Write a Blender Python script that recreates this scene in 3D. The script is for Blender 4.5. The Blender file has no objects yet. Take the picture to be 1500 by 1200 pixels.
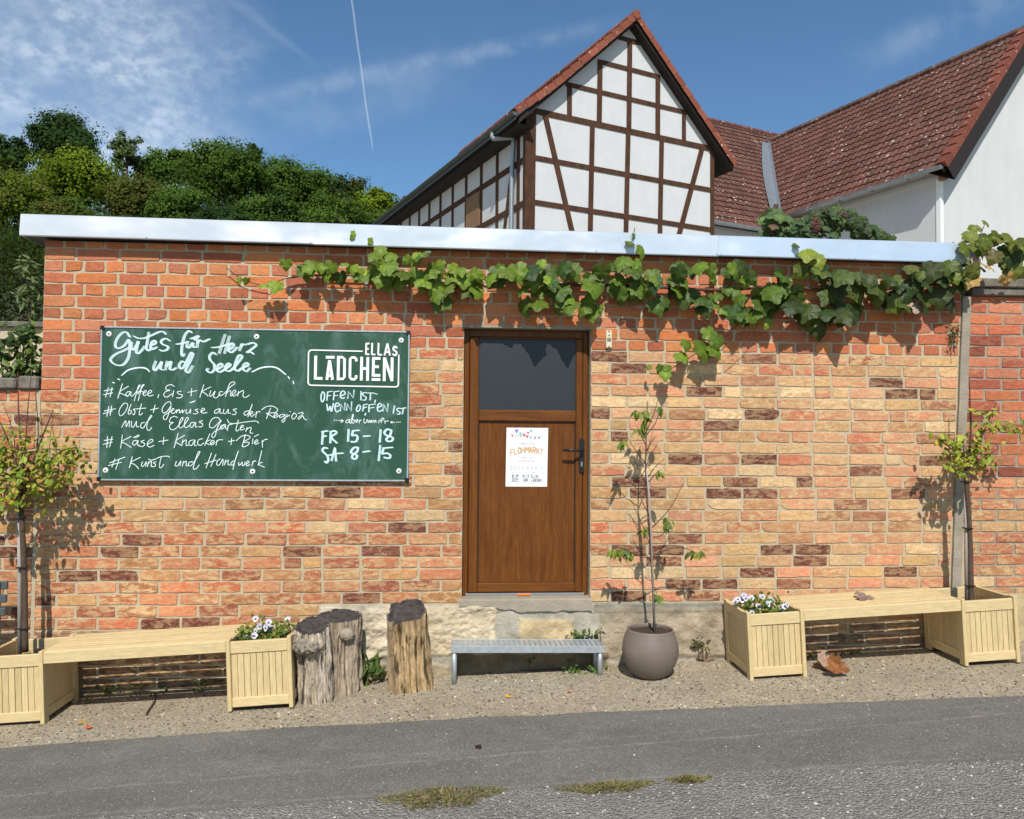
import bpy, math, random
import numpy as np
from mathutils import Vector, Matrix, noise as mnoise

random.seed(7); rng = np.random.default_rng(11)
SC = bpy.context.scene
COL = SC.collection
R = math.radians

# ---------------------------------------------------------------- camera
FPX = 1166.0
CAMPOS = np.array([0.0, -5.35, 1.6])
YAW, PITCH, ROLL, HY = R(-4.16), R(1.76), R(0.43), R(22.5)
_f = np.array([-math.sin(YAW)*math.cos(PITCH), math.cos(YAW)*math.cos(PITCH), math.sin(PITCH)])
_r = np.array([math.cos(YAW), math.sin(YAW), 0.0]); _u = np.cross(_r, _f)
_c, _s = math.cos(ROLL), math.sin(ROLL)
CR, CU, CF = _c*_r + _s*_u, -_s*_r + _c*_u, _f
cam = bpy.data.cameras.new('camera'); camo = bpy.data.objects.new('camera', cam); COL.objects.link(camo)
cam.sensor_width = 36.0; cam.lens = 36.0*FPX/1500.0; cam.clip_start = 0.05; cam.clip_end = 2000
M = Matrix(((CR[0], CU[0], -CF[0], CAMPOS[0]), (CR[1], CU[1], -CF[1], CAMPOS[1]), (CR[2], CU[2], -CF[2], CAMPOS[2]), (0, 0, 0, 1)))
camo.matrix_world = M
SC.camera = camo
# measured points of the photograph -> points on known planes of the place
def ray(x, y): return CR*(x-750)/FPX - CU*(y-600)/FPX + CF
def onplane(x, y, p0, n):
    r = ray(x, y); n = np.array(n, float)
    return CAMPOS + r*(((np.array(p0, float)-CAMPOS) @ n)/(r @ n))
def at(x, y, Y=0.0): return onplane(x, y, (0, Y, 0), (0, 1, 0))
def onground(x, y): return onplane(x, y, (0, 0, 0), (-0.045, 0, 1))
def gz(x): return 0.045*max(-7.0, min(7.0, x))

# ---------------------------------------------------------------- light
SUN_EL, SUN_AZ = R(47), R(3.5)          # sun stands behind the viewer, a touch to the left
sund = Vector((math.sin(SUN_AZ)*math.cos(SUN_EL), math.cos(SUN_AZ)*math.cos(SUN_EL), -math.sin(SUN_EL)))
sl = bpy.data.lights.new('sun', 'SUN'); so = bpy.data.objects.new('sun', sl); COL.objects.link(so)
sl.energy = 5.0; sl.angle = R(0.5); sl.color = (1.0, 0.955, 0.885)
so.rotation_euler = sund.to_track_quat('-Z', 'Y').to_euler(); so.location = (0, -20, 20)
SC.view_settings.view_transform = 'Standard'; SC.view_settings.look = 'None'
SC.view_settings.exposure = 0.0; SC.view_settings.gamma = 1.0
W = bpy.data.worlds.new('World'); SC.world = W; W.use_nodes = True
def world():
    nt = W.node_tree; nd = nt.nodes; lk = nt.links
    bg = nd['Background']; bg.inputs[1].default_value = 0.104
    sky = nd.new('ShaderNodeTexSky'); sky.sky_type = 'NISHITA'; sky.sun_disc = False
    sky.sun_elevation = SUN_EL; sky.sun_rotation = R(180)-SUN_AZ*-1
    sky.air_density = 1.0; sky.dust_density = 0.0; sky.ozone_density = 1.6; sky.altitude = 200
    tc = nd.new('ShaderNodeTexCoord'); D = tc.outputs['Generated']
    def dot(v):
        n = nd.new('ShaderNodeVectorMath'); n.operation = 'DOT_PRODUCT'; lk.new(D, n.inputs[0]); n.inputs[1].default_value = tuple(v); return n.outputs['Value']
    def mth(op, a, b=None):
        n = nd.new('ShaderNodeMath'); n.operation = op
        for i, q in enumerate((a, b)):
            if q is None: continue
            if isinstance(q, (int, float)): n.inputs[i].default_value = q
            else: lk.new(q, n.inputs[i])
        return n.outputs[0]
    def ramp(v, a, b, lo=0.0, hi=1.0):
        n = nd.new('ShaderNodeMapRange'); n.interpolation_type = 'SMOOTHSTEP'; lk.new(v, n.inputs[0])
        n.inputs[1].default_value = a; n.inputs[2].default_value = b; n.inputs[3].default_value = lo; n.inputs[4].default_value = hi; return n.outputs[0]
    def nz(scale, detail, sc=(1, 1, 1), rot=(0, 0, 0)):
        m = nd.new('ShaderNodeMapping'); lk.new(D, m.inputs[0]); m.inputs['Scale'].default_value = sc; m.inputs['Rotation'].default_value = rot
        n = nd.new('ShaderNodeTexNoise'); lk.new(m.outputs[0], n.inputs[0]); n.inputs['Scale'].default_value = scale; n.inputs['Detail'].default_value = detail
        n.inputs['Roughness'].default_value = 0.55; return n.outputs[0]
    nrm = lambda v: v/np.linalg.norm(v)
    # veil of cirrus in the west: plane that the veil's right edge lies on
    a, b = nrm(ray(400, -200)), nrm(ray(420, 300)); n = nrm(np.cross(b, a)); 
    if n @ nrm(ray(100, 100)) < 0: n = -n
    side = ramp(mth('ADD', dot(n), mth('MULTIPLY', mth('SUBTRACT', nz(5, 3), 0.5), 0.16)), -0.03, 0.16)
    base = ramp(nz(11, 5, (1, 1, 1.6)), 0.22, 0.78)
    fine = ramp(nz(62, 4, (1.0, 1, 1.5), (0, 0.5, 0)), 0.34, 0.68)
    veil = mth('MULTIPLY', side, mth('ADD', mth('MULTIPLY', base, 0.16), mth('ADD', mth('MULTIPLY', mth('MULTIPLY', fine, base), 0.44), 0.17)))
    def trail(p, q, w, amt, rough=0.0, s0=0.02):
        a, b = nrm(ray(*p)), nrm(ray(*q)); n = nrm(np.cross(a, b)); t = nrm(b-a); mid = (a+b)/2; h = float(np.linalg.norm(b-a)/2)
        d = dot(n)
        if rough: d = mth('ADD', d, mth('MULTIPLY', mth('SUBTRACT', nz(22, 4), 0.5), rough))
        line = ramp(mth('ABSOLUTE', d), 0.0, w, 1.0, 0.0)
        along = mth('ABSOLUTE', mth('SUBTRACT', dot(t), float(mid @ t)))
        return mth('MULTIPLY', mth('MULTIPLY', line, ramp(along, h-s0, h+s0, 1.0, 0.0)), amt)
    tr = trail((506, -60), (545, 214), 0.0016, 0.36, 0.0025, 0.012)
    tr2 = mth('MULTIPLY', trail((390, 140), (860, 45), 0.015, 0.19, 0.012, 0.10), ramp(nz(30, 4), 0.25, 0.7))
    tr3 = trail((335, -5), (450, 88), 0.008, 0.07, 0.012, 0.03)
    tr4 = mth('MULTIPLY', trail((340, 190), (640, 110), 0.05, 0.20, 0.05, 0.12), base)
    tr5 = mth('MULTIPLY', trail((1300, 70), (1560, -30), 0.03, 0.22, 0.04, 0.06), ramp(nz(18, 4), 0.3, 0.7))
    m = veil
    for q in (tr, tr2, tr3, tr4, tr5): m = mth('ADD', m, q)
    m = mth('MINIMUM', m, 0.9)
    mix = nd.new('ShaderNodeMix'); mix.data_type = 'RGBA'; lk.new(m, mix.inputs[0])
    tn = nd.new('ShaderNodeMix'); tn.data_type = 'RGBA'; tn.blend_type = 'MULTIPLY'; tn.inputs[0].default_value = 1.0; tn.inputs[7].default_value = (0.80, 1.06, 1.19, 1); lk.new(sky.outputs[0], tn.inputs[6]); lk.new(tn.outputs[2], mix.inputs[6])
    mix.inputs[7].default_value = (7.2, 8.2, 9.3, 1)
    lk.new(mix.outputs[2], bg.inputs[0])
world()

# ---------------------------------------------------------------- helpers
def lin(c): return tuple((v/255/12.92 if v/255 <= 0.04045 else ((v/255+0.055)/1.055)**2.4) for v in c[:3])
class MB:
    """collects shapes; build() links them as one mesh object"""
    def __init__(s): s.v = []; s.f = []; s.c = []; s.n = 0; s.cur = (1, 1, 1, 1)
    def add(s, vs, fs, col=None):
        vs = np.asarray(vs, float).reshape(-1, 3); s.v.append(vs)
        s.f.extend([tuple(i+s.n for i in f) for f in fs]); s.n += len(vs)
        col = s.cur if col is None else col
        c = np.asarray(col, float)
        if c.ndim == 1:
            if len(c) == 3: c = np.append(c, 1.0)
            c = np.tile(c, (len(vs), 1))
        s.c.append(c)
    def box(s, x0, x1, y0, y1, z0, z1, b=0.0, col=None, xf=None):
        if b <= 0:
            v = [(x, y, z) for z in (z0, z1) for y in (y0, y1) for x in (x0, x1)]
            f = [(0, 2, 3, 1), (4, 5, 7, 6), (0, 1, 5, 4), (2, 6, 7, 3), (0, 4, 6, 2), (1, 3, 7, 5)]
        else:
            v = []; 
            X, Y, Z = (x0, x1), (y0, y1), (z0, z1)
            idx = {}
            for i in (0, 1):
                for j in (0, 1):
                    for k in (0, 1):
                        sx, sy, sz = (1 if i == 0 else -1), (1 if j == 0 else -1), (1 if k == 0 else -1)
                        for a in range(3):
                            p = [X[i]+sx*b, Y[j]+sy*b, Z[k]+sz*b]; p[a] = (X[i], Y[j], Z[k])[a]
                            idx[(i, j, k, a)] = len(v); v.append(p)
            f = []
            for i in (0, 1): q = [idx[(i, j, k, 0)] for j, k in ((0, 0), (0, 1), (1, 1), (1, 0))]; f.append(tuple(q if i == 0 else q[::-1]))
            for j in (0, 1): q = [idx[(i, j, k, 1)] for i, k in ((0, 0), (1, 0), (1, 1), (0, 1))]; f.append(tuple(q if j == 0 else q[::-1]))
            for k in (0, 1): q = [idx[(i, j, k, 2)] for i, j in ((0, 0), (0, 1), (1, 1), (1, 0))]; f.append(tuple(q if k == 0 else q[::-1]))
            for i in (0, 1):
                for j in (0, 1): q = [idx[(i, j, 0, 0)], idx[(i, j, 0, 1)], idx[(i, j, 1, 1)], idx[(i, j, 1, 0)]]; f.append(tuple(q if (i+j) % 2 == 0 else q[::-1]))
            for i in (0, 1):
                for k in (0, 1): q = [idx[(i, 0, k, 0)], idx[(i, 1, k, 0)], idx[(i, 1, k, 2)], idx[(i, 0, k, 2)]]; f.append(tuple(q if (i+k) % 2 == 0 else q[::-1]))
            for j in (0, 1):
                for k in (0, 1): q = [idx[(0, j, k, 1)], idx[(0, j, k, 2)], idx[(1, j, k, 2)], idx[(1, j, k, 1)]]; f.append(tuple(q if (j+k) % 2 == 0 else q[::-1]))
            for i in (0, 1):
                for j in (0, 1):
                    for k in (0, 1): q = [idx[(i, j, k, 0)], idx[(i, j, k, 1)], idx[(i, j, k, 2)]]; f.append(tuple(q if (i+j+k) % 2 == 0 else q[::-1]))
        v = np.array(v, float)
        if xf is not None: v = xf(v)
        s.add(v, f, col)
    def tube(s, pts, rad, n=8, col=None, cap=True):
        pts = [np.array(p, float) for p in pts]; k = len(pts)
        rad = [rad]*k if isinstance(rad, (int, float)) else rad
        vs = []; prev = None
        for i in range(k):
            t = pts[min(i+1, k-1)]-pts[max(i-1, 0)]; t = t/(np.linalg.norm(t)+1e-9)
            a = prev if prev is not None else (np.array([1., 0, 0]) if abs(t[0]) < 0.8 else np.array([0, 1., 0]))
            a = a-t*(a @ t); a /= np.linalg.norm(a)+1e-9; b = np.cross(t, a); prev = a
            for j in range(n):
                q = 2*math.pi*j/n; vs.append(pts[i]+rad[i]*(a*math.cos(q)+b*math.sin(q)))
        fs = [(i*n+j, i*n+(j+1) % n, (i+1)*n+(j+1) % n, (i+1)*n+j) for i in range(k-1) for j in range(n)]
        if cap: fs += [tuple(range(n))[::-1], tuple(range((k-1)*n, k*n))]
        s.add(vs, fs, col)
    def beam(s, p, q, w, d, nrm, col=None):
        """bar from p to q, w wide in the face, d deep along -nrm from the face"""
        p, q, nrm = np.array(p, float), np.array(q, float), np.array(nrm, float); t = (q-p)/np.linalg.norm(q-p); sd = np.cross(nrm, t)*w/2
        v = [p-sd, p+sd, q+sd, q-sd]; v = v+[x-nrm*d for x in v]
        s.add(v, [(0, 1, 2, 3), (7, 6, 5, 4), (0, 4, 5, 1), (1, 5, 6, 2), (2, 6, 7, 3), (3, 7, 4, 0)], col)
    def prism(s, poly, d, col=None):
        """closed polygon (list of 3d points) extruded by vector d"""
        poly = [np.array(p, float) for p in poly]; n = len(poly); d = np.array(d, float)
        s.add(poly+[p+d for p in poly], [tuple(range(n))[::-1], tuple(range(n, 2*n))]+[(i, (i+1) % n, n+(i+1) % n, n+i) for i in range(n)], col)
    def lathe(s, prof, c, n=32, col=None):
        vs = [(c[0]+r*math.cos(2*math.pi*j/n), c[1]+r*math.sin(2*math.pi*j/n), c[2]+z) for r, z in prof for j in range(n)]
        s.add(vs, [(i*n+j, i*n+(j+1) % n, (i+1)*n+(j+1) % n, (i+1)*n+j) for i in range(len(prof)-1) for j in range(n)], col)
    def scatter(s, tv, tf, pos, rot, scale, cols, tcol=None):
        """many copies of a template (leaf, petal, pebble)"""
        tv = np.asarray(tv, float); N = len(pos); k = len(tv)
        sc = np.asarray(scale, float).reshape(N, -1, 1) if np.ndim(scale) == 2 else np.asarray(scale, float).reshape(N, 1, 1)
        loc = tv[None]*(sc.transpose(0, 2, 1) if np.ndim(scale) == 2 else sc)
        v = np.einsum('nij,nkj->nki', rot, loc)+np.asarray(pos)[:, None, :]
        s.v.append(v.reshape(-1, 3)); off = s.n
        for i in range(N):
            b = off+i*k
            for f in tf: s.f.append(tuple(b+j for j in f))
        s.n += N*k
        c = np.asarray(cols, float); 
        if c.shape[1] == 3: c = np.concatenate([c, np.ones((N, 1))], 1)
        c = np.repeat(c, k, 0)
        if tcol is not None: c[:, :3] *= np.tile(np.asarray(tcol), N)[:, None]
        s.c.append(c)
    def build(s, name, mat, parent=None, smooth=False):
        me = bpy.data.meshes.new(name); v = np.concatenate(s.v)
        me.from_pydata(v.tolist(), [], s.f)
        a = me.color_attributes.new('col', 'FLOAT_COLOR', 'POINT'); a.data.foreach_set('color', np.concatenate(s.c).astype(np.float32).ravel())
        if smooth: me.polygons.foreach_set('use_smooth', [True]*len(me.polygons))
        me.materials.append(mat); me.update()
        o = bpy.data.objects.new(name, me); COL.objects.link(o)
        if parent is not None: o.parent = parent
        return o
def empty(name, loc=(0, 0, 0), rot=(0, 0, 0)):
    o = bpy.data.objects.new(name, None); COL.objects.link(o); o.location = loc; o.rotation_euler = rot; o.empty_display_size = 0.1; return o
def tag(o, label=None, cat=None, group=None, kind=None):
    if label: o['label'] = label
    if cat: o['category'] = cat
    if group: o['group'] = group
    if kind: o['kind'] = kind
    return o
def smooth_path(p, k=5):
    p = [np.array(q, float) for q in p]
    if len(p) < 3: return p
    P = [2*p[0]-p[1]]+p+[2*p[-1]-p[-2]]; out = []
    for i in range(1, len(P)-2):
        for j in range(k):
            t = j/k; a, b, c, d = P[i-1:i+3]
            out.append(0.5*((2*b)+(c-a)*t+(2*a-5*b+4*c-d)*t*t+(3*b-a-3*c+d)*t**3))
    out.append(p[-1]); return out
def frames(nrm, up):
    """rotation matrices with local z = nrm, local y near up"""
    z = nrm/np.linalg.norm(nrm, axis=1, keepdims=True); x = np.cross(up, z); x /= np.linalg.norm(x, axis=1, keepdims=True)+1e-9; y = np.cross(z, x)
    return np.stack([x, y, z], 2)
def randdir(n):
    v = rng.normal(size=(n, 3)); return v/np.linalg.norm(v, axis=1, keepdims=True)

# ---------------------------------------------------------------- materials
def newmat(name):
    m = bpy.data.materials.new(name); m.use_nodes = True; return m, m.node_tree, m.node_tree.nodes['Principled BSDF']
class NT:
    def __init__(s, nt): s.nt = nt; s.nd = nt.nodes; s.lk = nt.links; s.tc = None
    def coord(s, scale=(1, 1, 1), rot=(0, 0, 0), kind='Object'):
        if s.tc is None: s.tc = s.nd.new('ShaderNodeTexCoord')
        m = s.nd.new('ShaderNodeMapping'); s.lk.new(s.tc.outputs[kind], m.inputs[0]); m.inputs['Scale'].default_value = scale; m.inputs['Rotation'].default_value = rot; return m.outputs[0]
    def noise(s, scale, detail=4, rough=0.55, co=None, dist=0.0):
        n = s.nd.new('ShaderNodeTexNoise'); s.lk.new(co if co is not None else s.coord(), n.inputs[0]); n.inputs['Scale'].default_value = scale
        n.inputs['Detail'].default_value = detail; n.inputs['Roughness'].default_value = rough; n.inputs['Distortion'].default_value = dist; return n.outputs[0]
    def voro(s, scale, co=None, feature='F1', out='Distance'):
        n = s.nd.new('ShaderNodeTexVoronoi'); n.feature = feature; s.lk.new(co if co is not None else s.coord(), n.inputs[0]); n.inputs['Scale'].default_value = scale; return n.outputs[out]
    def ramp(s, v, a, b, lo=0.0, hi=1.0):
        n = s.nd.new('ShaderNodeMapRange'); s.lk.new(v, n.inputs[0]); n.inputs[1].default_value = a; n.inputs[2].default_value = b; n.inputs[3].default_value = lo; n.inputs[4].default_value = hi; return n.outputs[0]
    def math(s, op, a, b=0.0):
        n = s.nd.new('ShaderNodeMath'); n.operation = op
        for i, q in enumerate((a, b)):
            if isinstance(q, (int, float)): n.inputs[i].default_value = q
            else: s.lk.new(q, n.inputs[i])
        return n.outputs[0]
    def mix(s, f, a, b, mode='MIX'):
        n = s.nd.new('ShaderNodeMix'); n.data_type = 'RGBA'; n.blend_type = mode
        for i, q in ((0, f), (6, a), (7, b)):
            if isinstance(q, (int, float)): n.inputs[i].default_value = q
            elif isinstance(q, tuple): n.inputs[i].default_value = q if len(q) == 4 else (*q, 1)
            else: s.lk.new(q, n.inputs[i])
        return n.outputs[2]
    def attr(s, name='col'):
        n = s.nd.new('ShaderNodeAttribute'); n.attribute_name = name; return n
    def bump(s, h, bsdf, strength=0.5, dist=0.01):
        n = s.nd.new('ShaderNodeBump'); n.inputs['Strength'].default_value = strength; n.inputs['Distance'].default_value = dist; s.lk.new(h, n.inputs['Height']); s.lk.new(n.outputs[0], bsdf.inputs['Normal'])
def simple(name, col, rough=0.7, metal=0.0, var=0.15, nscale=8, bump=0.0, bscale=60, spec=0.4, stretch=(1, 1, 1)):
    m, nt, b = newmat(name); t = NT(nt); co = t.coord(stretch)
    n = t.noise(nscale, 5, 0.6, co)
    if 'plaster' in name: n = t.math('ADD', t.math('MULTIPLY', n, 0.5), t.math('MULTIPLY', t.noise(2.2, 6, 0.7, t.coord((1.5, 1.5, 0.35))), 0.5))
    c = t.mix(n, tuple(v*(1-var*1.6) for v in col), tuple(min(1, v*(1+var*1.6)) for v in col)); t.lk.new(c, b.inputs['Base Color'])
    b.inputs['Roughness'].default_value = rough; b.inputs['Metallic'].default_value = metal; b.inputs['Specular IOR Level'].default_value = spec
    if bump: t.bump(t.noise(bscale, 5, 0.6, co), b, bump, 0.01)
    return m
def vcol(name, rough=0.7, var=0.15, nscale=20, bump=0.0, bscale=80, spec=0.3, stretch=(1, 1, 1)):
    m, nt, b = newmat(name); t = NT(nt); co = t.coord(stretch); a = t.attr()
    n = t.noise(nscale, 5, 0.6, co); f = t.ramp(n, 0.25, 0.75, 1-var, 1+var)
    c = t.mix(1.0, a.outputs['Color'], f, 'MULTIPLY')
    t.lk.new(c, b.inputs['Base Color']); b.inputs['Roughness'].default_value = rough; b.inputs['Specular IOR Level'].default_value = spec
    if bump: t.bump(t.noise(bscale, 5, 0.6, co), b, bump, 0.01)
    return m
def leafmat(name, trans=0.25, rough=0.5, spec=0.35):
    m, nt, b = newmat(name); t = NT(nt); a = t.attr()
    n = t.ramp(t.noise(30, 3), 0.3, 0.7, 0.8, 1.2); c = t.mix(1.0, a.outputs['Color'], n, 'MULTIPLY')
    t.lk.new(c, b.inputs['Base Color']); b.inputs['Roughness'].default_value = rough; b.inputs['Specular IOR Level'].default_value = spec
    tr = t.nd.new('ShaderNodeBsdfTranslucent'); t.lk.new(t.mix(0.5, c, (0.25, 0.32, 0.03, 1), 'MIX'), tr.inputs[0])
    mx = t.nd.new('ShaderNodeMixShader'); mx.inputs[0].default_value = trans; t.lk.new(b.outputs[0], mx.inputs[1]); t.lk.new(tr.outputs[0], mx.inputs[2])
    t.lk.new(mx.outputs[0], t.nd['Material Output'].inputs[0]); return m
def brickmat():
    m, nt, b = newmat('brickwork'); t = NT(nt); a = t.attr()
    co = t.coord((1, 1, 1)); sk = t.coord((1, 1, 2.6), (0, R(24), 0))
    big = t.ramp(t.noise(13, 5, 0.6, sk, 0.5), 0.47, 0.55)
    buff = t.mix(t.noise(40, 3), (0.56, 0.36, 0.16, 1), (0.66, 0.47, 0.25, 1))
    mask = t.math('MULTIPLY', big, a.outputs['Alpha'])
    c = t.mix(mask, a.outputs['Color'], buff)
    m2 = t.math('MULTIPLY', t.ramp(t.noise(19, 5, 0.65, t.coord((1, 1, 2.4), (0, R(-32), 0)), 0.5), 0.52, 0.58), t.math('MULTIPLY', a.outputs['Alpha'], 0.6)); c = t.mix(m2, c, t.mix(t.noise(30, 3), (0.55, 0.28, 0.135, 1), (0.44, 0.25, 0.12, 1)))
    c = t.mix(t.math('MULTIPLY', t.ramp(t.noise(17, 5, 0.68, t.coord((1, 1, 2.2), (0, R(-20), 0)), 0.6), 0.5, 0.68), t.ramp(a.outputs['Alpha'], 0, 1, 0.25, 0.42)), c, (0.36, 0.17, 0.095, 1))
    sp = t.ramp(t.noise(95, 3, 0.7), 0.62, 0.68); c = t.mix(t.math('MULTIPLY', sp, t.math('MULTIPLY', t.ramp(a.outputs['Alpha'], 0, .4), 0.75)), c, (0.62, 0.5, 0.34, 1))
    c = t.mix(1.0, c, t.ramp(t.noise(55, 5, 0.7), 0.25, 0.75, 0.78, 1.2), 'MULTIPLY')
    c = t.mix(1.0, c, t.ramp(t.noise(1.4, 4, 0.65), 0.3, 0.7, 0.84, 1.1), 'MULTIPLY')
    t.lk.new(c, b.inputs['Base Color']); b.inputs['Roughness'].default_value = 0.85; b.inputs['Specular IOR Level'].default_value = 0.2
    t.bump(t.math('ADD', t.noise(60, 6, 0.7), t.math('MULTIPLY', t.noise(12, 3, 0.5, sk), 0.8)), b, 0.55, 0.012); return m
def mortarmat():
    m, nt, b = newmat('mortar'); t = NT(nt)
    c = t.mix(t.noise(6, 5, 0.6), (0.46, 0.375, 0.245, 1), (0.60, 0.50, 0.345, 1)); c = t.mix(t.ramp(t.noise(120, 3, 0.7), 0.55, 0.75), c, (0.32, 0.25, 0.16, 1))
    t.lk.new(c, b.inputs['Base Color']); b.inputs['Roughness'].default_value = 0.95; b.inputs['Specular IOR Level'].default_value = 0.1
    t.bump(t.noise(90, 6, 0.75), b, 0.8, 0.012); return m
def woodmat(name, c1, c2, sc=1.0, rough=0.45, axis='z', bump=0.15, spec=0.4):
    m, nt, b = newmat(name); t = NT(nt)
    s = {'z': (14*sc, 14*sc, 1.1*sc), 'x': (1.1*sc, 14*sc, 14*sc)}[axis]; co = t.coord(s)
    n = t.noise(2.6, 6, 0.62, co, 0.8); fine = t.noise(14, 4, 0.6, t.coord(tuple(v*1.0 for v in s)))
    c = t.mix(t.ramp(n, 0.3, 0.7), c1, c2); c = t.mix(1.0, c, t.ramp(fine, 0.3, 0.7, 0.82, 1.15), 'MULTIPLY'); c = t.mix(1.0, c, t.attr().outputs['Color'], 'MULTIPLY')
    c = t.mix(t.math('MULTIPLY', t.ramp(t.noise(3.5, 5, 0.7), 0.55, 0.75), 0.22), c, tuple(v*.55 for v in c1[:3]))
    t.lk.new(c, b.inputs['Base Color']); b.inputs['Roughness'].default_value = rough; b.inputs['Specular IOR Level'].default_value = spec
    t.bump(fine, b, bump, 0.004); return m
def groundmat(name, kind):
    m, nt, b = newmat(name); t = NT(nt)
    if kind == 'gravel':
        c = t.mix(t.ramp(t.noise(2.2, 6, 0.65), 0.3, 0.7), (0.38, 0.32, 0.225, 1), (0.55, 0.475, 0.35, 1))
        c = t.mix(t.ramp(t.noise(45, 5, 0.75), 0.42, 0.66, 0, 0.85), c, (0.24, 0.195, 0.13, 1))
        ch = t.voro(85); col = t.voro(85, out='Color'); sep = t.nd.new('ShaderNodeSeparateColor'); t.lk.new(col, sep.inputs[0])
        st = t.math('MULTIPLY', t.ramp(ch, 0.25, 0.42, 1, 0), t.ramp(sep.outputs[0], 0.50, 0.54))
        stone = t.mix(sep.outputs[1], (0.16, 0.135, 0.10, 1), (0.62, 0.55, 0.43, 1)); c = t.mix(st, c, stone)
        h = t.math('ADD', t.math('MULTIPLY', st, 0.6), t.noise(60, 6, 0.75)); t.bump(h, b, 0.9, 0.015)
    elif kind == 'asphalt':
        c = t.mix(t.ramp(t.noise(1.6, 5, 0.6, t.coord((0.5, 1.6, 1))), 0.3, 0.7), (0.128, 0.122, 0.106, 1), (0.172, 0.164, 0.145, 1))
        c = t.mix(t.ramp(t.noise(5, 6, 0.7), 0.5, 0.75, 0, 0.5), c, (0.24, 0.225, 0.19, 1))
        col = t.voro(170, out='Color'); sep = t.nd.new('ShaderNodeSeparateColor'); t.lk.new(col, sep.inputs[0])
        c = t.mix(1.0, c, t.ramp(sep.outputs[0], 0, 1, 0.72, 1.25), 'MULTIPLY')
        c = t.mix(t.math('MULTIPLY', t.ramp(sep.outputs[1], 0.965, 0.97), t.ramp(t.voro(170), 0.3, 0.4, 1, 0)), c, (0.55, 0.52, 0.45, 1))
        sx = t.nd.new('ShaderNodeSeparateXYZ'); t.lk.new(t.tc.outputs['Object'], sx.inputs[0]); X_, Y_ = sx.outputs[0], sx.outputs[1]
        wob = t.math('MULTIPLY', t.math('SUBTRACT', t.noise(1.1, 3), 0.5), 0.10)
        for (k0, k1, wd, am) in ((-1.395, 0.035, 0.016, 0.5), (-1.30, 0.05, 0.010, 0.25), (-1.735, -0.014, 0.022, 0.4)):
            dd = t.math('ABSOLUTE', t.math('ADD', t.math('SUBTRACT', Y_, t.math('ADD', t.math('MULTIPLY', X_, k1), k0)), wob if wd < .02 else t.math('MULTIPLY', wob, 0.4)))
            ln = t.math('MULTIPLY', t.ramp(dd, 0, wd, 1, 0), t.math('MULTIPLY', t.ramp(t.noise(16, 5, 0.8), 0.40, 0.68), am)); c = t.mix(ln, c, (0.40, 0.375, 0.32, 1))
        c = t.mix(t.math('MULTIPLY', t.ramp(t.noise(28, 3, 0.6, t.coord((0.4, 2.5, 1))), 0.66, 0.74), 0.5), c, (0.33, 0.31, 0.265, 1))
        t.bump(t.math('ADD', t.voro(170), t.noise(200, 3)), b, 0.5, 0.006)
    else:
        c = t.mix(t.ramp(t.noise(2.5, 5, 0.6), 0.3, 0.7), (0.19, 0.18, 0.156, 1), (0.265, 0.25, 0.22, 1))
        col = t.voro(75, out='Color'); sep = t.nd.new('ShaderNodeSeparateColor'); t.lk.new(col, sep.inputs[0]); d = t.voro(75)
        st = t.ramp(d, 0.34, 0.5, 1, 0); stone = t.mix(t.math('POWER', sep.outputs[0], 2.2), (0.14, 0.135, 0.125, 1), (0.50, 0.465, 0.40, 1))
        c = t.mix(t.math('MULTIPLY', st, 0.85), c, stone); t.bump(t.math('SUBTRACT', t.noise(150, 3), t.math('MULTIPLY', d, 1.5)), b, 0.8, 0.012)
    t.lk.new(c, b.inputs['Base Color']); b.inputs['Roughness'].default_value = 0.92; b.inputs['Specular IOR Level'].default_value = 0.15; return m
def rooftilemat():
    m, nt, b = newmat('roof_tile'); t = NT(nt); a = t.attr()
    c = t.mix(1.0, a.outputs['Color'], t.ramp(t.noise(1.3, 5, 0.6), 0.3, 0.7, 0.8, 1.2), 'MULTIPLY')
    c = t.mix(t.ramp(t.noise(7, 5, 0.7), 0.5, 0.7, 0, 0.5), c, (0.10, 0.05, 0.04, 1))
    li = t.math('MULTIPLY', t.ramp(t.noise(11, 2, 0.5), 0.645, 0.68), t.ramp(t.noise(1.1, 3), 0.40, 0.6)); c = t.mix(li, c, (0.55, 0.50, 0.44, 1))
    t.lk.new(c, b.inputs['Base Color']); b.inputs['Roughness'].default_value = 0.75; b.inputs['Specular IOR Level'].default_value = 0.25; return m
def sheetmat():
    m, nt, b = newmat('zinc_sheet'); t = NT(nt)
    c = t.mix(t.noise(1.2, 4, 0.6, t.coord((0.6, 1, 3))), (0.56, 0.60, 0.64, 1), (0.68, 0.715, 0.75, 1)); c = t.mix(1.0, c, t.attr().outputs['Color'], 'MULTIPLY'); t.lk.new(c, b.inputs['Base Color'])
    b.inputs['Metallic'].default_value = 0.35
    t.lk.new(t.ramp(t.noise(3, 3, 0.5), 0.3, 0.7, 0.2, 0.45), b.inputs['Roughness']); t.bump(t.noise(2.4, 2, 0.4, t.coord((1, 1, 1.8))), b, 0.35, 0.06); return m
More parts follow.
